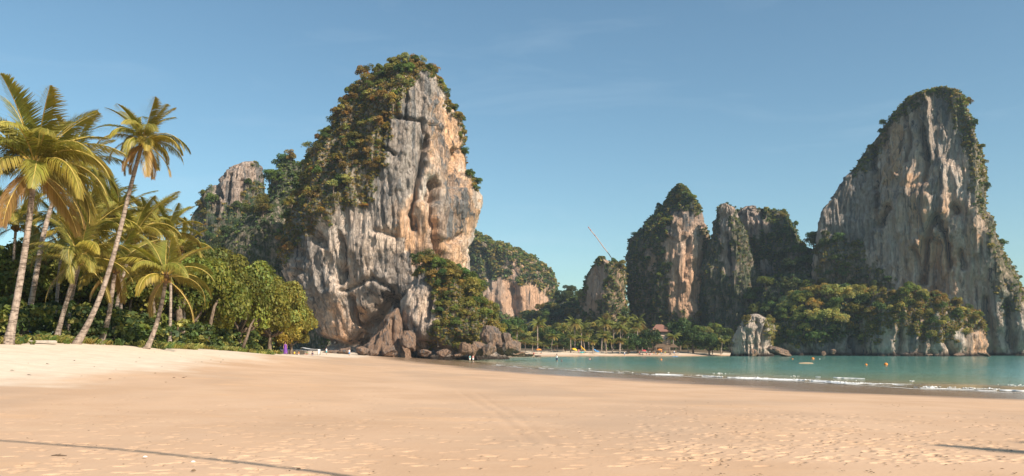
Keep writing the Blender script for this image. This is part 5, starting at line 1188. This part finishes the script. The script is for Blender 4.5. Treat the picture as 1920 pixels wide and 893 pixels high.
# beach wrack: shells, twigs, leaf litter
wr = np.random.default_rng(9)
def litter_stuff():
    vs = []; cs_ = []
    for (n, x0, x1, y0, y1, sz) in [(260, 0, 420, 656, 700, .07), (160, 0, 900, 740, 893, .018), (300, 1250, 1920, 752, 893, .024), (90, 900, 1300, 740, 893, .018)]:
        px = wr.uniform(x0, x1, n); py = wr.uniform(y0, y1, n)
        for a, b in zip(px, py):
            z_ = 1.5
            for _ in range(4): p = G(a, b, z_); z_ = min(gz(p[0], p[1]), 3.0)
            if not (6 < p[1] < 140) or (y1 < 710 and p[1] < 34): continue
            s = sz * wr.uniform(.5, 1.6); an = wr.uniform(0, 6.28); d = np.array((math.cos(an), math.sin(an), 0)); e = np.array((-d[1], d[0], 0)) * wr.uniform(.2, .6)
            c0 = np.array((p[0], p[1], gz(p[0], p[1]) + .012)); up = np.array((0, 0, s * .35))
            vs += [c0 - d * s, c0 + e * s + up, c0 + d * s + up * .3, c0 - e * s + up * .6]; col = np.array([(.10, .065, .04), (.16, .10, .06), (.07, .045, .03)][wr.integers(3)]); cs_ += [col] * 4
    v_ = np.array(vs); tag(put('beach_litter', mesh('beach_litter', v_, np.arange(len(v_)).reshape(-1, 4), None, [M_LEAF], attrs={'leafcol': np.array(cs_)})), 'dry leaf scraps and crumbs of wrack scattered on the sand', 'litter', kind='stuff')
litter_stuff()
for px, py, lb in [(272, 858, 'white shell lying just below the long thin shadow'), (362, 867, 'white broken shell right of the first white shell'), (363, 885, 'dark shell near the bottom edge of the sand'), (560, 880, 'dark brown shell near a footprint at the bottom edge')]:
    p = G(px, py, 1.6); n = 9; v = [(0, 0, 0.018)]; t = []; q = []
    for l, (rr_, zz) in enumerate(((.016, .014), (.027, .001))):
        for k_ in range(n): a = k_ / n * 6.283; v.append((math.cos(a) * rr_ * 1.25, math.sin(a) * rr_ * (1 + .1 * (k_ % 2)), zz))
    for k_ in range(n): t.append((0, 1 + k_, 1 + (k_ + 1) % n)); q.append((1 + k_, 1 + n + k_, 1 + n + (k_ + 1) % n, 1 + (k_ + 1) % n))
    mb = MB(); mb.add(np.array(v), q, t); o = mb.build('shell', CL['white'] if 'white' in lb else M_HUSK); o.location = (p[0], p[1], gz(p[0], p[1]) + .02); tag(o, lb, 'shell', 'shells on the sand')
p = G(110, 856, 1.6); mb = MB(); mb.tube([(-.11, 0, .01), (-.04, .02, .02), (.03, -.01, .02), (.11, .02, .01)], [.006, .011, .010, .005], 6); mb.tube([(-.03, .015, .02), (.01, .05, .035)], [.006, .003], 5); o = mb.build('twig', M_BARK); o.location = (p[0], p[1], gz(p[0], p[1])); tag(o, 'short dark twig on the sand below the long shadow', 'twig')

# ------------------------------------------------------------------ air
if HAZE:
    mb = MB(); mb.box((60, 350, 57), (900, 800, 126)); k = NT("haze"); k.t.nodes.clear()
    out = k.n('ShaderNodeOutputMaterial'); pv = k.n('ShaderNodeVolumePrincipled'); pv.inputs['Color'].default_value = (.72, .86, 1.0, 1); pv.inputs['Density'].default_value = HAZE; pv.inputs['Anisotropy'].default_value = .1
    k.t.links.new(pv.outputs[0], out.inputs['Volume']); tag(mb.build('haze', k.m, None, False), 'thin pale blue air haze', 'haze', kind='stuff')
print('PLANTED', counts)
